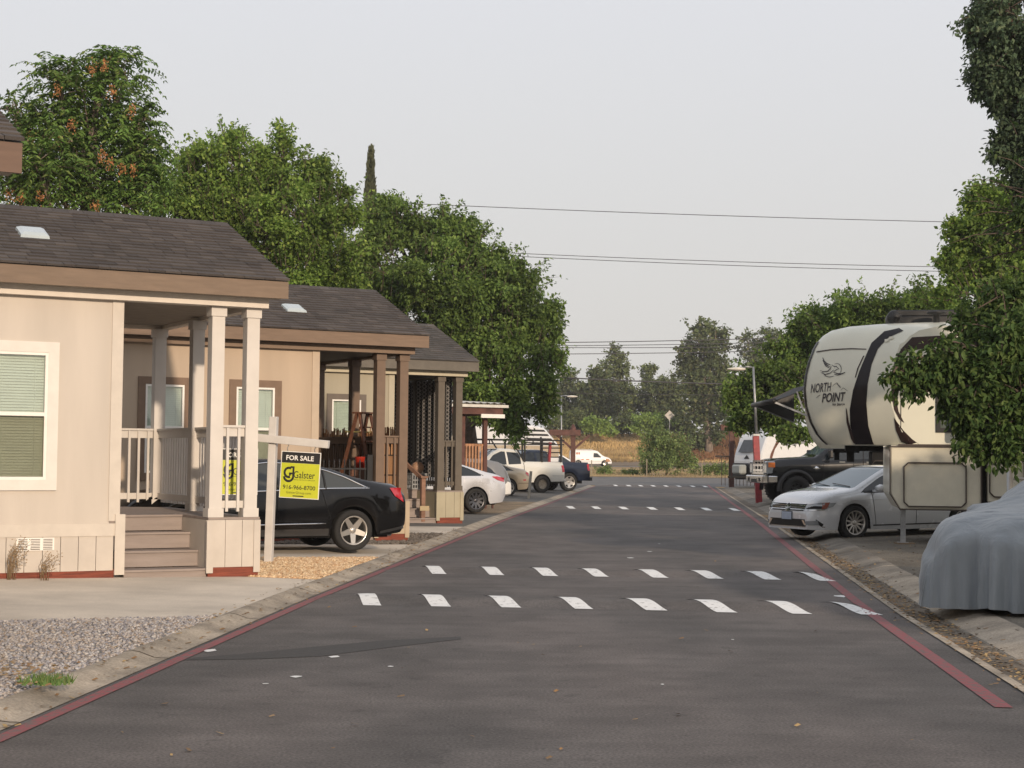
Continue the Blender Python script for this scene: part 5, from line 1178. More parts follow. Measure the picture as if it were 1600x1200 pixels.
# vehicles' worth of weeds by the first cottage
def weed(px, py, h, n, seed, lab):
    rr = random.Random(seed); g = G(px, py, .1); b = MB()
    for i in range(n):
        a = rr.uniform(0, 6.28); lean = rr.uniform(.1,.75)*h; z = h*rr.uniform(.5,1); p0 = Vector((rr.uniform(-.05,.05), rr.uniform(-.03,.03), 0)); p1 = Vector((lean*abs(math.cos(a))*.9, lean*.3*math.sin(a)-.05, z)); pm = (p0+p1)/2+Vector((-.05,0,.06)); b.tube([p0,pm,p1], [.004,.003,.0015], 4)
        for k in range(9):
            q = rr.uniform(.35,1); p = p0.lerp(p1, q); d = Vector((rr.uniform(-1,1),rr.uniform(-1,1),rr.uniform(-.2,1))).normalized()*rr.uniform(.02,.07); b.tube([p,p+d],[.002,.001],3,cap=False)
            e = p+d; s = .008; b.add([e+Vector((-s,0,0)),e+Vector((0,0,s)),e+Vector((s,0,0)),e+Vector((0,0,-s))],[(0,1,2,3)])
    o = b.build('dry_weed', pbr('dry weed stem', (.30,.21,.12), .9), None, fix=False); o.location = g; tag(o, lab, 'weed')
weed(18, 908, .52, 16, 3, 'taller dry weed growing against the beige skirting by the vent'); weed(70, 908, .34, 9, 4, 'shorter dry weed just right of the foundation vent')
def tuft(px, py, lab):
    g = G(px, py, .1); v = []; rr = random.Random(9); b = MB()
    for i in range(260):
        a = rr.uniform(0,6.28); r = rr.uniform(0,.14)**1; p = Vector((r*1.3*math.cos(a), r*math.sin(a), 0)); l = rr.uniform(.03,.08); d = Vector((rr.uniform(-.6,.6), rr.uniform(-.6,.6), 1))*l; w = Vector((.006,0,0)); b.add([p-w,p+w,p+d],[(0,1,2)])
    o = b.build('grass_tuft', island('green weed blades', [(.06,.12,.03),(.1,.17,.05),(.14,.17,.06)], .9), None, fix=False); o.location = g; tag(o, lab, 'weed')
tuft(70, 1068, 'low green weed at the edge of the grey gravel')

# ------------------------------------------------------------------ fourth home with metal awning
def home4():
    p = P(760, 700, 46.5); root = empty('mobile_home', (p.x, p.y, 0), AL, 'older mobile home with a white corrugated porch awning past the sage cottage', 'mobile home'); mr = pbr('white corrugated metal', (.62,.60,.55), .5, var=.12)
    rows = [[(x, y, 3.12+.05*(y+.3)+.018*math.sin(x*28)) for y in (-.35, 1.5, 3.6)] for x in [-6+.056*i for i in range(116)]]; b = MB().grid(rows, smooth=False); b.grid([[(x,y,z+.03) for x,y,z in r] for r in rows], smooth=False); b.build('awning_roof', mr, root)
    b = MB(); b.box(-6,.52,-.37,-.30,3.02,3.10); b.build('gutter', mr, root); b = MB(); b.box(-6,.38,-.29,-.2,2.82,3.02); b.box(.30,.38,-.195,3.4,2.82,3.05); b.build('awning_beam', M_gatewood, root)
    b = MB(); b.box(-.35,.42,-.33,-.295,2.72,2.83); b.build('beam_cap', M_white, root)
    for x in (-.12,-.85,-3.2): b = MB(); b.box(x,x+.12,-.06,.06,.1,2.82); b.build('porch_post', M_gatewood, root)
    b = MB(); b.box(-9,.0,1.9,2.0,.5,3.1); b.box(-.05,.0,2.0,4.5,.5,3.1); b.build('wall', pbr('ribbed grey siding', (.36,.335,.29), .6, var=.12, stretch=(14,1,.3), scale=2), root)
    b = MB(); b.box(-9,.02,-.1,4.2,.3,.75); b.build('deck', pbr('old deck boards', (.2,.13,.09), .8), root)
    mw_ = pbr('light cedar rail', (.42,.22,.12), .8, var=.3, scale=5); b = MB(); b.box(-.73,-.12,-.03,.03,1.9,1.97)  # light cedar colour for the rail cap and pickets
    b.build('rail_cap', mw_, root)
    for i in range(6): x = -.70+i*.1; b = MB(); b.box(x,x+.055,-.05,-.02,.8,1.97); b.build('picket', mw_, root)
    b = MB(); b.box(.20,.24,-.03,.03,.1,1.0); b.build('meter_post', M_gatewood, root)
home4()
def stake():
    g = G(826, 778, .08); b = MB(); b.box(-.05,.05,-.05,.05,-.05,1.0, 0, Matrix.Rotation(.08,4,'Y')); o = b.build('marker_post', pbr('grey weathered post', (.3,.28,.24), .8), None); o.location = g; tag(o, 'short grey leaning marker post on the dirt strip beside the gold sedan', 'post')
stake()

# ------------------------------------------------------------------ street furniture
def lamp(px, py, D, zb, ptop, arm_px, label, red=True):
    base = P(px, py, D); base.z = zb; top = P(ptop[0], ptop[1], D); root = empty('street_lamp', base, 0, label, 'street lamp', 'street lamps'); t = top-base
    b = MB(); z0 = 2.3 if red else 0; b.tube([(t.x*z0/t.z,0,z0),(t.x,0,t.z)], [.055,.04], 10); b.build('pole', M_galv, root)
    a = P(arm_px[0], arm_px[1], D)-base; b = MB(); b.tube([(t.x,0,t.z-.03),(a.x*.6+t.x*.4,0,max(a.z,t.z)+.0),(a.x,0,a.z)], .028, 8); b.build('arm', M_galv, root)
    sg = 1 if a.x > t.x else -1; h = MB(); rows = []
    for i in range(7):
        q = i/6; r = .12*math.sin(math.pi*(.15+.8*q))+.02; rows.append([(a.x+sg*(q*.65-.1), r*math.cos(th)*1.2, a.z-.02+r*.55*math.sin(th)) for th in [2*math.pi*k/10 for k in range(10)]])
    h.grid(rows, closed=True); h.build('lamp_head', pbr('pale lamp head', (.6,.57,.5), .4), root)
    if red:
        b = MB(); b.box(-.11+t.x*.12,.11+t.x*.12,-.11,.11,-.1,2.35, 0, Matrix.Rotation(t.x/t.z,4,'Y')); b.build('red_base_post', M_redpaint, root, bevel=.01); b = MB(); b.box(t.x*.55-.12,t.x*.55+.12,-.12,.12,2.35,2.42); b.build('post_collar', M_galv, root)
    return root
lamp(1187, 780, 58, .1, (1177,573), (1160,576), 'grey street lamp rising from a thick red post by the black pickup')
lamp(878, 740, 100, .1, (877,618), (889,619), 'white street lamp behind the navy pickup', False)
lamp(1162, 700, 200, 1, (1143,613), (1131,612), 'curved far street lamp in front of the tall eucalyptus', False)
lamp(850, 700, 150, .5, (853,588), (872,588), 'far lamp arm poking out of the left tree crown', False)
lamp(1640, 720, 58, .1, (1622,436), (1562,433), 'lamp arm reaching in at the right edge above the camper', False)
def pergola(px_post, py_b, D, x0, x1, ytop, lab, gate_):
    p = P(px_post, py_b, D); p.z = .05; root = empty('entry_gate', p, -RA*0, lab, 'gate'); zt = P(px_post, ytop, D).z
    xa, xb = P(x0, ytop, D).x-p.x, P(x1, ytop, D).x-p.x
    for dx in (0,) if not gate_ else (0, 1.9): b = MB(); b.box(dx-.13,dx+.13,-.13,.13,0,zt-.3); b.build('post', M_gatewood, root)
    for y in (-.2,.2): b = MB(); b.box(xa,xb,y-.05,y+.05,zt-.32,zt); b.build('beam', M_gatewood, root)
    if gate_:
        b = MB(); b.box(-.9,2.0,-.04,.04,1.65,1.75); 
        for i in range(14): x = -.55+i*.2; b.bar((x,0,.1),(x,0,1.65),.1,.02)
        b.build('lattice_panel', pbr('weathered lattice', (.2,.14,.1), .9, var=.3), root)
    else:
        b = MB(); b.bar((0,0,zt-1.1),(-.9,0,zt-.3),.12); b.bar((0,0,zt-1.1),(.9,0,zt-.3),.12); b.build('brace', M_gatewood, root)
        b = MB(); b.lathe([(.16,zt-.3),(.16,zt+.1),(.05,zt+.3),(.001,zt+.3)], 10); b.build('post_finial', M_gatewood, root)
pergola(895, 745, 88, 858, 907, 673, 'dark red timber entry frame left of the lane end', False)
pergola(1143, 757, 88, 1126, 1212, 665, 'dark red timber entry frame with lattice fence right of the lane end', True)
def road_sign():
    p = P(1046, 676, 217.5); root = empty('road_sign', (p.x, p.y, 2.0), 0, 'pale diamond road sign seen against the far trees', 'sign'); b = MB(); b.box(-.06,.06,-.04,.04,0,5.4); b.build('post', M_galv, root)
    zc = P(1046, 649, 217.5).z-2.0; b = MB(); r = .68; b.add([(-r,-.06,zc),(0,-.06,zc-r),(r,-.06,zc),(0,-.06,zc+r),(-r,-.03,zc),(0,-.03,zc-r),(r,-.03,zc),(0,-.03,zc+r)], [(0,1,2,3),(7,6,5,4),(0,4,5,1),(1,5,6,2),(2,6,7,3),(3,7,4,0)]); b.build('diamond_plate', pbr('aluminium plate', (.42,.40,.37), .5, .2), root)
road_sign()
def fence_far():
    root = empty('wire_fence', P(1000, 742, 119)*1.0, 0, 'low wire fence with pale posts across the grass verge', 'fence'); root.location.z = .3
    for i in range(12):
        b = MB(); x = -20+i*4.1; b.box(x-.035,x+.035,-.035,.035,0,1.0+.12*(i % 3)); b.build('post', pbr('pale fence post', (.24,.21,.16), .8), root)
    for z in (.4,.75,1.05): b = MB(); b.tube([(-20,0,z),(28,0,z)], .007, 4); b.build('wire', M_dark, root)
fence_far()
def chain_gate():
    p = P(1578, 760, 23); root = empty('chain_link_gate', (p.x, p.y, .1), R(12), 'short chain link gate post and rail behind the covered car', 'gate'); z = P(1578,735,23).z-.1
    b = MB(); b.tube([(0,0,0),(0,0,z)], .045, 10); b.build('post', M_galv, root); b = MB(); b.tube([(0,0,z-.12),(2,0,z-.12)], .02, 8); b.tube([(0,0,.1),(2,0,.1)], .02, 8); b.build('rail', M_galv, root); b = MB()
    for i in range(60):
        x = i*.07-.9; 
        b.tube([(max(x,0),0,.1+max(0,-x)*1),(min(x+z-.22,2),0,.1+min(z-.22, 2-x))], .0025, 3, cap=False)
        b.tube([(min(x+z-.22,2),0,.1+max(0,x+z-.22-2)),(max(x,0),0,z-.12-max(0,-x))], .0025, 3, cap=False) if x > -.8 else None
    b.build('mesh_panel', M_galv, root)
chain_gate()
def wire(i, pts, D0, D1, w, lab):
    a = P(pts[0][0], pts[0][1], D0); c = P(pts[1][0], pts[1][1], D1); d = (c-a); a2 = a-d*.35; c2 = c+d*.35; sag = w[1]
    n = 24; P_ = [a2.lerp(c2, k/n)-Vector((0,0,sag*4*(k/n)*(1-k/n)-sag*.9)) for k in range(n+1)]
    o = MB().tube(P_, w[0], 5).build('power_line', pbr('dark cable', (.05,.05,.055), .6), None, fix=False); tag(o, lab, 'power line', 'overhead power lines')
for i, q in enumerate([([(600,318),(1495,349)],95,95,(.022,.3),'highest single power line crossing the sky'), ([(750,395),(1475,419)],95,95,(.02,.3),'upper cable of the close middle pair of power lines'), ([(760,400),(1475,426)],95,95,(.02,.3),'lower cable of the close middle pair of power lines'),
    ([(880,536),(1270,527)],205,215,(.055,.3),'topmost of the thin far power lines behind the eucalyptus'), ([(880,541),(1270,534)],205,215,(.045,.3),'second of the thin far power lines behind the eucalyptus'), ([(880,544),(1270,541)],205,215,(.045,.3),'third of the thin far power lines behind the eucalyptus'),
    ([(880,554),(1270,547)],205,215,(.05,.3),'lowest of the thin far power lines behind the eucalyptus'), ([(860,590),(1180,602)],120,120,(.05,.2),'thick dark cable passing low before the far trees'), ([(860,614),(1180,618)],120,120,(.02,.1),'thin cable lowest of all before the far trees')]): wire(i, *q)

# ------------------------------------------------------------------ trees
def leafmat(name, cols, tr=.36, noise=.32, nscale=.45): return island(name, [tuple(min(1, c*k) for c, k in zip(q, (2.05,2.0,1.85))) for q in cols], .75, tr, noise, nscale, .25)
L_mul = leafmat('mulberry leaves', [(.050,.088,.018),(.078,.13,.028),(.10,.155,.036),(.06,.10,.022),(.16,.21,.055)])
L_dark = leafmat('dense green leaves', [(.034,.062,.016),(.058,.096,.024),(.085,.13,.033),(.045,.078,.019),(.11,.155,.045)])
L_near = leafmat('near mulberry leaves', [(.016,.032,.009),(.024,.046,.013),(.034,.058,.017),(.055,.078,.025)], .3)
L_ail = leafmat('tree of heaven leaflets', [(.04,.075,.02),(.055,.10,.025),(.07,.13,.03),(.05,.085,.02),(.12,.16,.05)], .25, .2)
L_euc = leafmat('eucalyptus leaves', [(.045,.062,.028),(.06,.08,.036),(.04,.056,.026),(.085,.09,.042)], .2, .3, .2)
L_euc2 = leafmat('dull olive leaves', [(.055,.075,.032),(.075,.095,.04),(.05,.068,.03),(.09,.10,.045)], .2, .3, .2)
L_lime = leafmat('light green leaves', [(.09,.14,.035),(.13,.19,.05),(.10,.15,.04)], .25, .2, .2)
L_grey = leafmat('grey green leaves', [(.026,.044,.026),(.038,.058,.034),(.022,.038,.022),(.052,.07,.042)], .2, .3, .3)
L_cyp = leafmat('cypress foliage', [(.035,.042,.025),(.05,.055,.032),(.028,.034,.02)], .1)
L_bush = leafmat('olive bush leaves', [(.085,.13,.045),(.11,.155,.06),(.07,.105,.038),(.14,.175,.075)], .25, .25, .8)
M_bark = pbr('grey brown bark', (.12,.09,.07), .95, var=.35, scale=8, stretch=(1,1,.25), bump=.8, bscale=25)
M_barkp = pbr('pale smooth bark', (.26,.21,.17), .85, var=.3, scale=4, stretch=(1,1,.3), bump=.4)

def leaf_quads(C, D, size, droop=.35, wid=.45, six=False, jit=.6):
    "C centres (n,3), D growth dirs (n,3); returns verts, faces"
    n = len(C); D = D+rng.normal(0, jit, (n,3)); D[:,2] -= droop; D /= np.linalg.norm(D, axis=1)[:,None]
    N_ = rng.normal(0, .55, (n,3))+np.array([0,0,1.0]); S = np.cross(D, N_); S /= np.linalg.norm(S, axis=1)[:,None]+1e-6; U = np.cross(S, D)
    sz = (size*rng.uniform(.55, 1.3, n))[:,None]
    a = C; b = C+D*sz*.42+S*sz*wid+U*sz*.10; c = C+D*sz-U*sz*.12; d = C+D*sz*.42-S*sz*wid+U*sz*.10
    if not six: return np.stack([a,b,c,d],1).reshape(-1,3), np.arange(n*4).reshape(-1,4)
    m = C+D*sz*.45; b1 = C+D*sz*.2+S*sz*wid*.75+U*sz*.06; b2 = C+D*sz*.62+S*sz*wid*.8+U*sz*.05; d1 = C+D*sz*.2-S*sz*wid*.75+U*sz*.06; d2 = C+D*sz*.62-S*sz*wid*.8+U*sz*.05
    V = np.stack([a,b1,b2,c,d2,d1], 1).reshape(-1,3); i = np.arange(n)[:,None]*6
    F = np.concatenate([i+np.array([[0,1,2,3]]), i+np.array([[0,3,4,5]])], 0); return V, F

def tree(name, label, base, clumps, mat, n, leaf, bark=M_bark, tr=.25, up=.45, droop=.3, twig=.42, mode='leaf', group=None, shell=.35, cat='tree', six=False, limbs=True, lpt=11, wid=.45, sprig=160):
    "clumps = [(px,py,D,rx_px,ry_px[,weight])]: foliage masses; each gets twigs that carry the leaves"
    base = Vector(base); root = empty(name, base, 0, label, cat, group); B3 = np.array(base)
    E_ = []
    for c in clumps:
        p = P(c[0], c[1], c[2]); k = c[2]/FPX; rx, rz = c[3]*k, c[4]*k; E_.append((np.array(p)-B3, rx, min(rx, rz*1.3)*1.0, rz, c[5] if len(c) > 5 else 1))
    S_ = []
    for c, rx, ry, rz, w in E_:
        if mode == 'leaf' and rx > .35:
            for _ in range(13):
                u = rng.normal(0, 1, 3); u /= np.linalg.norm(u); q = rng.uniform(.5, .98); k1 = rng.uniform(.15,.33); S_.append((c+u*q*np.array([rx,ry,rz]), rx*k1*rng.uniform(.9,1.4), ry*k1, rz*k1*rng.uniform(.7,1.2), w*.9))
            S_.append((c, rx*.66, ry*.66, rz*.66, w*.42))
        else: S_.append((c, rx, ry, rz, w))
    E0, E_ = E_, S_
    A = np.array([e[1]*e[3]*e[4] for e in E_])**.85; A = A/A.sum()
    CC, DD = [], []; tw = MB()
    for e, a in zip(E_, A):
        m = max(3, int(n*a/lpt)); c, rx, ry, rz, _ = e
        u = rng.normal(0, 1, (m,3)); u /= np.linalg.norm(u, axis=1)[:,None]; r = rng.random(m)**shell*.86
        p0 = u*r[:,None]*np.array([rx,ry,rz]); out = p0/np.array([rx,ry,rz]); d = out*.8+rng.normal(0, .45, (m,3)); d[:,2] += up; d /= np.linalg.norm(d, axis=1)[:,None]
        L_ = twig*(rx+rz)*.5*rng.uniform(.5, 1.25, m)
        if mode == 'leaf':
            for j in range(lpt):
                q = (j+.6)/lpt; CC.append(c+p0+d*(L_*q)[:,None]-np.array([0,0,1])*(droop*L_*q*q*.5)[:,None]+rng.normal(0, leaf*.5, (m,3))); DD.append(d*.7+np.array([0,0,-.1]))
        else:                                             # fronds: an arching stalk with paired leaflets
            L_ = rng.uniform(.45, .8, m)*mode[1]; side = np.cross(d, np.array([0,0,1.0])); side /= np.linalg.norm(side, axis=1)[:,None]+1e-6; nf = 9
            for j in range(nf):
                q = (j+1)/nf; pos = c+p0+d*(L_*q)[:,None]+np.array([0,0,1])*((.30*q-.75*q*q)*L_)[:,None]
                for sg in (-1, 1): CC.append(pos); DD.append(side*sg*1.2+d*.5+np.array([0,0,-.75]))
        for j in range(0, m, 5): tw.tube([c+p0[j]*.4, c+p0[j], c+p0[j]+d[j]*L_[j]*.7-np.array([0,0,(droop if mode == 'leaf' else .5)*.28*L_[j]])], [.012+rx*.004, .008+rx*.002, .003], 3, cap=False)
    E_ = E0; A = np.array([e[1]*e[3]*e[4] for e in E_]); A = A/A.sum()
    if mode == 'leaf' and sprig:                          # long leading shoots that break the outline
        for e, a in zip(E_, A):
            c, rx, ry, rz, _ = e; m = max(3, int(sprig*a)); u = rng.normal(0, 1, (m,3)); u[:,2] = np.abs(u[:,2])*.8+(.1 if up > .3 else -.3); u /= np.linalg.norm(u, axis=1)[:,None]
            p0 = c+u*np.array([rx,ry,rz])*.97; d = u*.7+rng.normal(0, .25, (m,3)); d[:,2] += up; d /= np.linalg.norm(d, axis=1)[:,None]; L_ = rng.uniform(.35, 1.15, m)*(rx+rz)*.42
            for j in range(16):
                q = j/15; CC.append(p0+d*(L_*q)[:,None]-np.array([0,0,1])*(droop*.5*L_*q*q)[:,None]+rng.normal(0, leaf*.38, (m,3))); DD.append(d*.5+rng.normal(0,.4,(m,3)))
            for j in range(m): tw.tube([p0[j]-d[j]*.3, p0[j]+d[j]*L_[j]*.5-np.array([0,0,droop*.125*L_[j]]), p0[j]+d[j]*L_[j]*.9-np.array([0,0,droop*.4*L_[j]])], [.016,.008,.003], 3, cap=False)
    C = np.concatenate(CC); D = np.concatenate(DD)
    V, F = leaf_quads(C, D, leaf, 0 if mode != 'leaf' else droop, wid if mode == 'leaf' else .17, six, .6 if mode == 'leaf' else .16)
    npmesh('crown', V, F, mat, root)
    if limbs:
        t = MB(); top = max(e[0][2] for e in E_); cx = np.average([e[0] for e in E_], axis=0, weights=A)
        fk = Vector((cx[0]*.35, cx[1]*.35, max(.25*top, 1.4))); t.tube([(0,0,-.2),(fk.x*.3,fk.y*.3,fk.z*.5),tuple(fk),(cx[0],cx[1],cx[2])], [tr*1.25,tr,tr*.8,tr*.3], 10)
        for e in E_:
            c = Vector(e[0]); mid = fk.lerp(c, .5)+Vector((random.uniform(-.3,.3), random.uniform(-.3,.3), .12*(c-fk).length)); t.tube([fk-Vector((0,0,.2)), mid, c, c+Vector((0,0,e[3]*.6))], [tr*.5,tr*.3,tr*.16,.012], 7, cap=False)
            for _ in range(5):
                q = Vector((random.uniform(-1,1)*e[1]*.75, random.uniform(-1,1)*e[2]*.75, random.uniform(-.4,.8)*e[3])); t.tube([mid.lerp(c, .6), c.lerp(c+q, .5)+Vector((0,0,.1)), c+q], [tr*.14,tr*.09,.01], 5, cap=False)
        trunk = t.build('trunk', bark, root, fix=False)
        tw.build('twigs', bark, trunk, fix=False)
    return root

# left side
T1 = tree('tree_of_heaven', 'tall tree with drooping feathery fronds and orange seed clusters behind the nearest cottage roof', (-11.5,44,.3),
    [(150,150,42,55,45),(95,190,42,60,45),(205,205,42,30,40),(40,205,42,45,25),(20,170,42,30,18,.7),(160,110,42,28,26),(55,255,41,75,45),(150,270,42,60,40),(215,240,42,38,35),(225,290,42,30,35),(110,305,42,90,35),(185,320,42,60,25),(20,290,42,50,50),(130,215,43,70,50),(92,128,42,34,32,1.3),(185,112,42,36,28,1.3),(222,262,42,36,30,1.2),(218,190,42,26,24,1.2),(215,300,42,38,22)], L_ail, 17000, .17, mode=('frond',1.25), tr=.22, shell=.5, bark=M_barkp, lpt=10)
M_seed = leafmat('orange seed clusters', [(.20,.085,.035),(.26,.13,.06),(.15,.07,.03)], .3, .1)
for i, (px, py) in enumerate([(163,101),(144,106),(90,140),(175,142),(113,193),(206,172),(50,219),(92,220),(160,243),(170,253),(208,265),(15,302),(62,307),(35,306),(150,320),(190,262)]):
    p = P(px, py, 40.9); n = 60; v = rng.normal(0, 1, (n,3))*np.array([.06,.06,.10]); V, F = leaf_quads(v, np.tile([0,0,-1.0], (n,1)), .05, .2, .4); o = npmesh('seed_cluster', V, F, M_seed, T1); o.location = Vector(p)-T1.location
GL = 'leafy trees behind the left cottages'
tree('broadleaf_tree', 'bright green tree with upright sprigs rising behind the nearest and tan cottages', (-12.0,57,.3),
    [(330,285,54,60,55),(300,255,54,24,30,.8),(400,265,54,45,50),(443,240,54,14,45,.8),(357,225,54,30,28,.8),(420,300,54,50,40),(290,330,54,60,45),(490,275,54,32,38),(520,300,54,28,28,.7),(350,345,54,70,40),(430,370,53,70,60),(500,350,53,60,60),(260,300,54,20,25,.6),(380,320,55,80,60),(470,430,53,60,45),(515,410,53,50,60)], L_mul, 80000, .15, tr=.3, up=.75, twig=.5, group=GL, wid=.30, sprig=420)
tree('broadleaf_tree', 'broad dark green tree whose low branches hang over the parked pickups', (-1.6,66,.3),
    [(620,350,62,50,38),(600,330,62,30,28,.7),(680,370,62,60,40),(735,370,62,28,30,.8),(745,410,62,50,40),(790,440,62,50,38),(850,515,62,38,24),(820,495,61,50,40),(800,540,61,60,48),(740,480,61,70,60),(660,440,61,80,60),(590,420,62,60,60),(590,500,61,70,60),(690,540,61,70,50),(765,590,60,60,45),(830,600,60,45,38),(800,645,60,42,28),(765,640,60,38,30),(855,560,61,32,30),(850,640,60,20,22,.6),(808,680,60,14,16,.5),(790,660,60,24,16,.6),(780,470,63,60,60)], L_dark, 118000, .17, tr=.35, up=.35, droop=.55, twig=.5, group=GL, wid=.28, sprig=460)
cp_ = P(571, 500, 88)
def cypress():
    root = empty('cypress', (cp_.x, cp_.y, .3), 0, 'narrow pencil cypress standing above the left trees', 'tree'); h = P(573, 238, 88).z-.3; n = 9000
    z = rng.random(n)**.8*h; r = .58*np.minimum(1, ((h-z)/h*1.5))**.85*np.sqrt(rng.uniform(.45,1.1,n))*(1+.12*np.sin(z*2.1)); a = rng.uniform(0,6.28,n); C = np.stack([r*np.cos(a)+.01*z, r*np.sin(a), z], 1); D = np.stack([.35*np.cos(a), .35*np.sin(a), np.ones(n)*1.6], 1)
    V, F = leaf_quads(C, D, .42, 0, .25, False, .15); npmesh('crown', V, F, L_cyp, root); MB().tube([(0,0,-.2),(.05,0,h*.9)], [.2,.03], 8).build('trunk', M_bark, root)
cypress()
# right side
GR = 'leafy trees along the right lots'
tree('broadleaf_tree', 'green tree with ragged top beyond the cream camper roof', (15.5,64,.2),
    [(1285,500,62,38,30,.8),(1260,525,62,32,28,.8),(1340,480,60,35,28,.8),(1310,520,61,50,36),(1380,495,60,45,38),(1425,475,60,38,32),(1240,560,62,40,30),(1200,600,62,50,36),(1170,610,62,30,34,.8),(1255,600,61,50,40),(1170,650,62,34,26),(1215,650,61,46,30),(1240,680,58,28,18,.8),(1290,560,62,50,50),(1460,500,60,40,60),(1145,620,62,18,20,.5)], L_dark, 60000, .17, tr=.28, up=.35, twig=.5, group=GR, wid=.29, sprig=260)
tree('broadleaf_tree', 'lighter green tree above the camper at the right edge', (16.5,44,.2),
    [(1540,310,42,30,30),(1575,330,42,45,45),(1520,320,42,22,18,.6),(1530,370,42,40,36),(1500,385,42,28,18,.8),(1490,355,42,18,14,.6),(1570,410,42,55,50),(1520,430,42,40,30),(1490,420,42,28,20,.8),(1560,480,41,70,50),(1480,480,42,40,30),(1610,380,42,50,80)], L_mul, 46000, .13, tr=.3, up=.35, twig=.42, group=GR, wid=.30, sprig=200)
tree('broadleaf_tree', 'tall dark tree whose crown enters at the upper right corner', (14.5,34,.2),
    [(1560,20,33,45,40),(1537,52,33,30,35,1.2),(1550,118,33,36,38),(1572,232,33,24,30),(1590,60,33,60,55),(1535,90,33,22,22,.7),(1560,120,33,35,40),(1545,135,33,22,24,.6),(1590,160,33,40,50),(1600,220,33,40,50),(1585,255,33,18,26,.6),(1605,300,33,30,50),(1640,120,33,60,140),(1530,30,33,20,24,.6),(1610,-60,34,90,80)], L_grey, 46000, .12, tr=.35, up=.1, twig=.5, droop=.5, group=GR, bark=M_bark, wid=.30)
NT = tree('broadleaf_tree', 'nearby leafy tree reaching over the camper from the right edge', (10.0,23.5,.2),
    [(1510,560,21,50,36),(1420,600,21,30,14,.6),(1505,625,21,45,28),(1440,572,21,40,18,.7),(1455,600,21,30,14,.5),(1560,600,21,60,50),(1530,655,21,45,32),(1585,680,21,46,34),(1470,560,21,30,22,.7),(1405,590,21,22,10,.5),(1585,540,21,50,60),(1570,490,22,50,50),(1530,510,22,45,30,.8),(1610,620,21,50,80),(1515,700,21,30,14,.5),(1565,705,21,40,16,.6),(1640,500,23,90,120),(1680,350,24,110,110),(1700,600,23,80,100)], L_near, 56000, .10, tr=.22, up=.05, droop=.6, twig=.6, group=GR, six=True, wid=.27, sprig=240)
for lab, x, y, w, zc, zr in (('unseen low tree added outside the right edge to shade the white sedan', 12.8, 20, 3.6, 2.5, 1.9), ('unseen low tree added outside the right edge to shade the covered car', 8.9, 9.0, 2.4, 2.0, 1.8)):  # out-of-view crowns added only to throw shade on the right-hand vehicles
    root = empty('added_shade_tree', (x, y, .1), 0, lab, 'tree', GR); n = 9000; u = rng.normal(0,1,(n,3)); u /= np.linalg.norm(u,axis=1)[:,None]; C = u*(rng.random(n)**.35)[:,None]*np.array([w,1.8,zr])+np.array([0,0,zc]); V, F = leaf_quads(C, u, .24); npmesh('crown', V, F, L_dark, root)
    MB().tube([(0,0,-.2),(.1,0,zc)], [.2,.08], 8).build('trunk', M_bark, root)
# far stand beyond the cross road: every tree its own
GF = 'distant trees on the embankment'
def far(px, pyb, D, cl, mat, n, lab, leaf=.42, bark=M_bark, nm='eucalyptus', tr=.35, **k):
    b = P(px, pyb, D); zg = H(b.x, b.y) if 0 else lerp_tab(ZF, TS(b.x, b.y)[1]); tree(nm, lab, (b.x, b.y, zg), [(a, c, D, d, e)+tuple(f) for a, c, d, e, *f in cl], mat, n, leaf, bark, tr, .25, .3, .5, group=GF, lpt=8, sprig=k.pop('sprig', 60), **k)
far(1108, 725, 215, [(1095,530,28,28),(1118,530,24,26),(1080,555,26,24),(1125,565,26,28),(1098,580,40,30),(1070,570,16,18,.6),(1110,615,40,34),(1085,640,28,34),(1120,655,30,30),(1100,680,34,22),(1130,600,22,40),(1085,610,30,30),(1098,510,18,12,.7)], L_euc, 16000, 'tallest dark eucalyptus with its trunk showing on the slope right of the diamond sign', bark=M_barkp, tr=.5)
far(1195, 680, 245, [(1170,540,20,24),(1200,530,22,22),(1220,545,22,26),(1185,565,36,26),(1215,580,34,30),(1170,590,26,34),(1200,620,40,34),(1150,610,20,30)], L_euc, 9000, 'dark eucalyptus right behind the tallest one')
far(962, 680, 250, [(963,552,12,14),(957,568,16,16),(972,575,14,18),(962,595,20,20),(975,610,18,20),(955,620,24,26),(968,645,30,30)], L_euc2, 6500, 'slender pointed eucalyptus left of the diamond sign', tr=.25)
far(934, 680, 240, [(935,585,14,12),(930,600,20,18),(925,625,28,26),(935,655,34,28),(945,620,20,30)], L_euc, 6500, 'rounded dark tree left of the slender eucalyptus')
far(1016, 680, 255, [(1012,582,14,10,.5),(1018,577,10,8,.4),(1015,600,12,14,.5),(1008,625,24,22),(1020,650,30,26),(1000,640,24,30)], L_euc2, 5500, 'thin tree with a small tuft above the far canopy', tr=.2)
far(1045, 680, 250, [(1040,605,24,16),(1058,610,20,18),(1030,625,26,22),(1055,635,26,24),(1042,655,32,24)], L_euc2, 7000, 'broad olive brown tree behind the diamond sign')
far(885, 690, 245, [(880,590,16,18,.5),(893,600,14,20,.5),(878,625,22,26),(895,640,22,26),(885,665,28,20)], L_euc2, 5000, 'airy grey green tree seen past the left crown edge')
far(905, 700, 225, [(880,662,40,14),(915,668,34,12),(895,650,22,12)], L_euc2, 5000, 'low olive thicket shrub at the left of the embankment', .3, nm='shrub', limbs=False, cat='shrub', sprig=12)
far(935, 690, 222, [(925,662,18,14),(940,668,22,12)], L_lime, 3000, 'low light green shrub under the slender eucalyptus', .3, nm='shrub', limbs=False, cat='shrub', sprig=12)
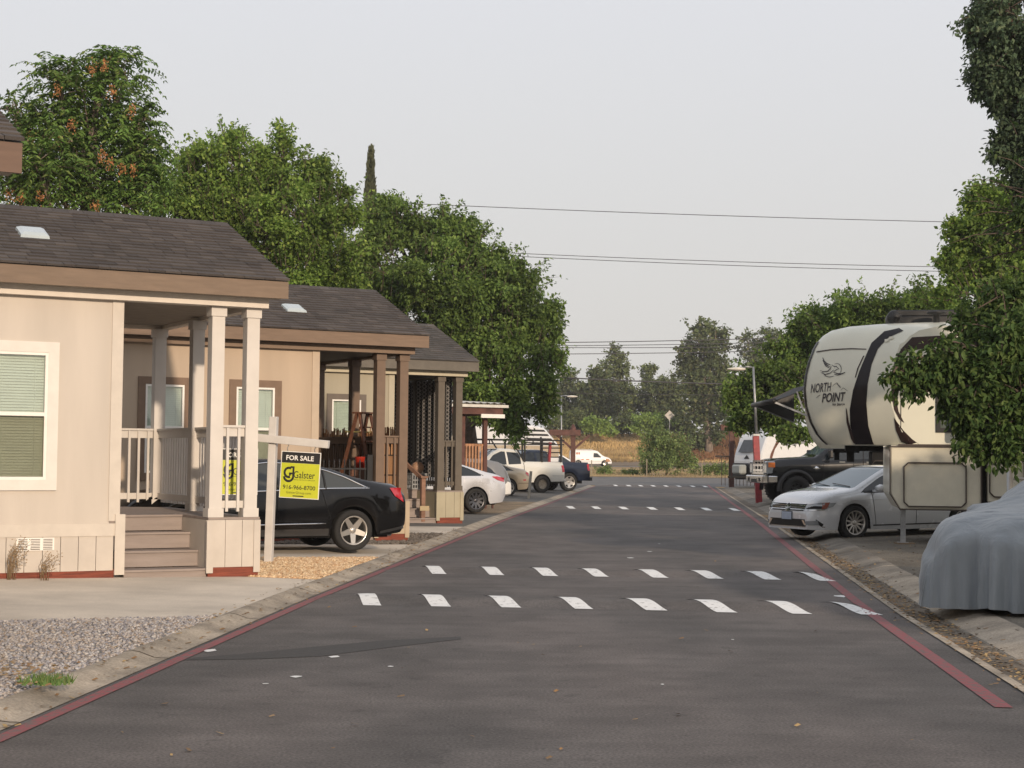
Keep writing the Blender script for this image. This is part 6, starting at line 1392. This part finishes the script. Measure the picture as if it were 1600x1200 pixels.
far(1010, 690, 222, [(1010,656,22,16),(1025,665,24,12),(1000,668,20,10)], L_lime, 3600, 'low light green shrub left of the diamond sign post', .3, nm='shrub', limbs=False, cat='shrub', sprig=12)
far(1066, 690, 224, [(1060,658,18,18),(1072,665,16,14),(1048,668,20,10)], L_euc2, 3600, 'olive shrub right of the diamond sign post', .3, nm='shrub', limbs=False, cat='shrub', sprig=12)
far(975, 690, 228, [(960,665,30,12),(985,660,26,14)], L_euc, 4000, 'dark shrub filling the gap below the slender eucalyptus', .3, nm='shrub', limbs=False, cat='shrub', sprig=12)
b_ = P(1042, 742, 122); tree('bush', 'large rounded olive green bush on the verge facing the lane', (b_.x, b_.y, .3), [(1040,690,122,26,20),(1030,705,122,28,24),(1055,705,122,30,24),(1020,722,122,24,20),(1065,722,122,26,20),(1042,725,121,34,18),(1034,678,122,10,10,.5)], L_bush, 13000, .20, M_bark, .08, .5, .1, .4, cat='bush', lpt=8, wid=.22, sprig=40)
for px, py, w, h, lab in ((945,738,14,9,'low green weed clump near the van'),(1100,735,22,9,'low weed clump at right of the big bush'),(1128,735,12,10,'small weed clump before the timber gate'),(985,740,12,5,'sparse weed clump left of the big bush')):
    b_ = P(px, py, 124); tree('weed_clump', lab, (b_.x, b_.y, .3), [(px, py, 124, w, h)], L_bush, 1400, .18, M_bark, .03, .5, .1, .4, cat='weeds', lpt=6, limbs=False, wid=.2, sprig=4)
# dry grass on the embankment and the verge
def grass(name, lab, n, s0, s1, t0, t1, h, mat):
    s = rng.uniform(s0, s1, n); t = rng.uniform(t0, t1, n); x = t*cra+s*sra; y = -t*sra+s*cra; z = np.interp(s, [a for a, _ in ZF], [b for _, b in ZF]); hh = h*rng.uniform(.4, 1.3, n)*(1+.5*np.sin(x*.35)*np.sin(s*.9)); w = hh*.16
    lx = rng.normal(0, .25, n)*hh; V = np.stack([np.stack([x-w,y,z],-1), np.stack([x+w,y,z],-1), np.stack([x+lx+w*.3,y,z+hh],-1), np.stack([x+lx-w*.3,y,z+hh],-1)], 1).reshape(-1,3)
    o = npmesh(name, V, np.arange(n*4).reshape(-1,4), mat); tag(o, lab, 'grass', kind='stuff')
L_dry = island('dry golden grass', [(.46,.33,.15),(.58,.43,.21),(.36,.25,.12),(.42,.30,.15),(.28,.2,.1)], .95, .2, .35, .12)
grass('dry_grass', 'dry golden grass over the embankment', 34000, 206, 234, -42, 48, .30, L_dry)
grass('verge_grass', 'dry pale grass on the verge by the cross road', 9000, 114, 150, -24, 26, .13, island('verge dry grass', [(.24,.19,.11),(.32,.25,.15),(.18,.17,.09),(.27,.215,.13)], .95, .2, .3, .2))
grass('burnt_grass', 'dark reddish burnt grass patch under the tall eucalyptus', 4500, 209, 229, -6.5+10, 12, .7, island('rust brown grass', [(.16,.08,.04),(.22,.12,.06),(.12,.06,.035)], .95, .1, .2, .2))
# ------------------------------------------------------------------ camera, sun, sky
def finish():
    cd = bpy.data.cameras.new('camera'); cd.sensor_width = 36; cd.lens = 36*FPX/1600; cd.clip_start = .1; cd.clip_end = 9000
    cam = bpy.data.objects.new('camera', cd); COL.objects.link(cam)
    Z = -(cF); m = Matrix(((XC.x, YC.x, Z.x, 0), (XC.y, YC.y, Z.y, 0), (XC.z, YC.z, Z.z, EYE), (0,0,0,1))); cam.matrix_world = m; sc.camera = cam
    el, az = R(15), (.38, -1.0); d = Vector((az[0], az[1], 0)).normalized()*math.cos(el)+Vector((0,0,math.sin(el)))
    sl = bpy.data.lights.new('sun', 'SUN'); sl.energy = SUN; sl.angle = R(1.5); sl.color = (1, .80, .60)
    so = bpy.data.objects.new('sun', sl); so.rotation_euler = (-d).to_track_quat('-Z', 'Y').to_euler(); COL.objects.link(so)
    w = bpy.data.worlds.new('World'); sc.world = w; w.use_nodes = True; nt = w.node_tree; N = nt.nodes.new; L = nt.links.new
    bg = nt.nodes['Background']; sky = N('ShaderNodeTexSky'); sky.sky_type = 'NISHITA'; sky.sun_disc = False; sky.sun_elevation = el; sky.sun_rotation = math.atan2(d.x, d.y); sky.dust_density = 4; sky.air_density = 1.5
    tc = N('ShaderNodeTexCoord'); sx = N('ShaderNodeSeparateXYZ'); L(tc.outputs['Generated'], sx.inputs[0])
    r = N('ShaderNodeValToRGB'); e = r.color_ramp.elements; e[0].position = 0; e[0].color = (.66,.64,.62,1); e[1].position = 1; e[1].color = (.69,.71,.775,1)
    e.new(.06).color = (.69,.675,.66,1); e.new(.3).color = (.735,.74,.78,1); L(sx.outputs['Z'], r.inputs[0])
    vm = N('ShaderNodeVectorMath'); vm.operation = 'SCALE'; vm.inputs[3].default_value = .012; L(sky.outputs[0], vm.inputs[0])
    ad = N('ShaderNodeVectorMath'); ad.operation = 'ADD'; L(r.outputs[0], ad.inputs[0]); L(vm.outputs[0], ad.inputs[1]); L(ad.outputs[0], bg.inputs[0]); bg.inputs[1].default_value = SKY
    sc.view_settings.view_transform = 'Standard'; sc.view_settings.look = 'None'; sc.view_settings.exposure = 0; sc.view_settings.gamma = 1; sc.view_settings.use_curve_mapping = False
    sc.render.engine = 'CYCLES'; sc.cycles.max_bounces = 6; sc.cycles.transparent_max_bounces = 12; sc.cycles.use_denoising = True; sc.cycles.sample_clamp_indirect = 4
def haze():
    b = MB(); b.box(-260, 260, -45, 420, -2.0, 60); m = bpy.data.materials.new('smoky air'); m.use_nodes = True; nt = m.node_tree; nt.nodes.remove(nt.nodes['Principled BSDF'])
    v = nt.nodes.new('ShaderNodeVolumePrincipled'); v.inputs['Color'].default_value = (.93,.92,.92,1); v.inputs['Density'].default_value = .0004; v.inputs['Anisotropy'].default_value = .3; nt.links.new(v.outputs[0], nt.nodes['Material Output'].inputs['Volume'])
    o = b.build('haze', m); tag(o, 'thin pale smoke in the air', 'haze', kind='stuff')
haze()
SUN, SKY = 3.5, 1.0
finish()
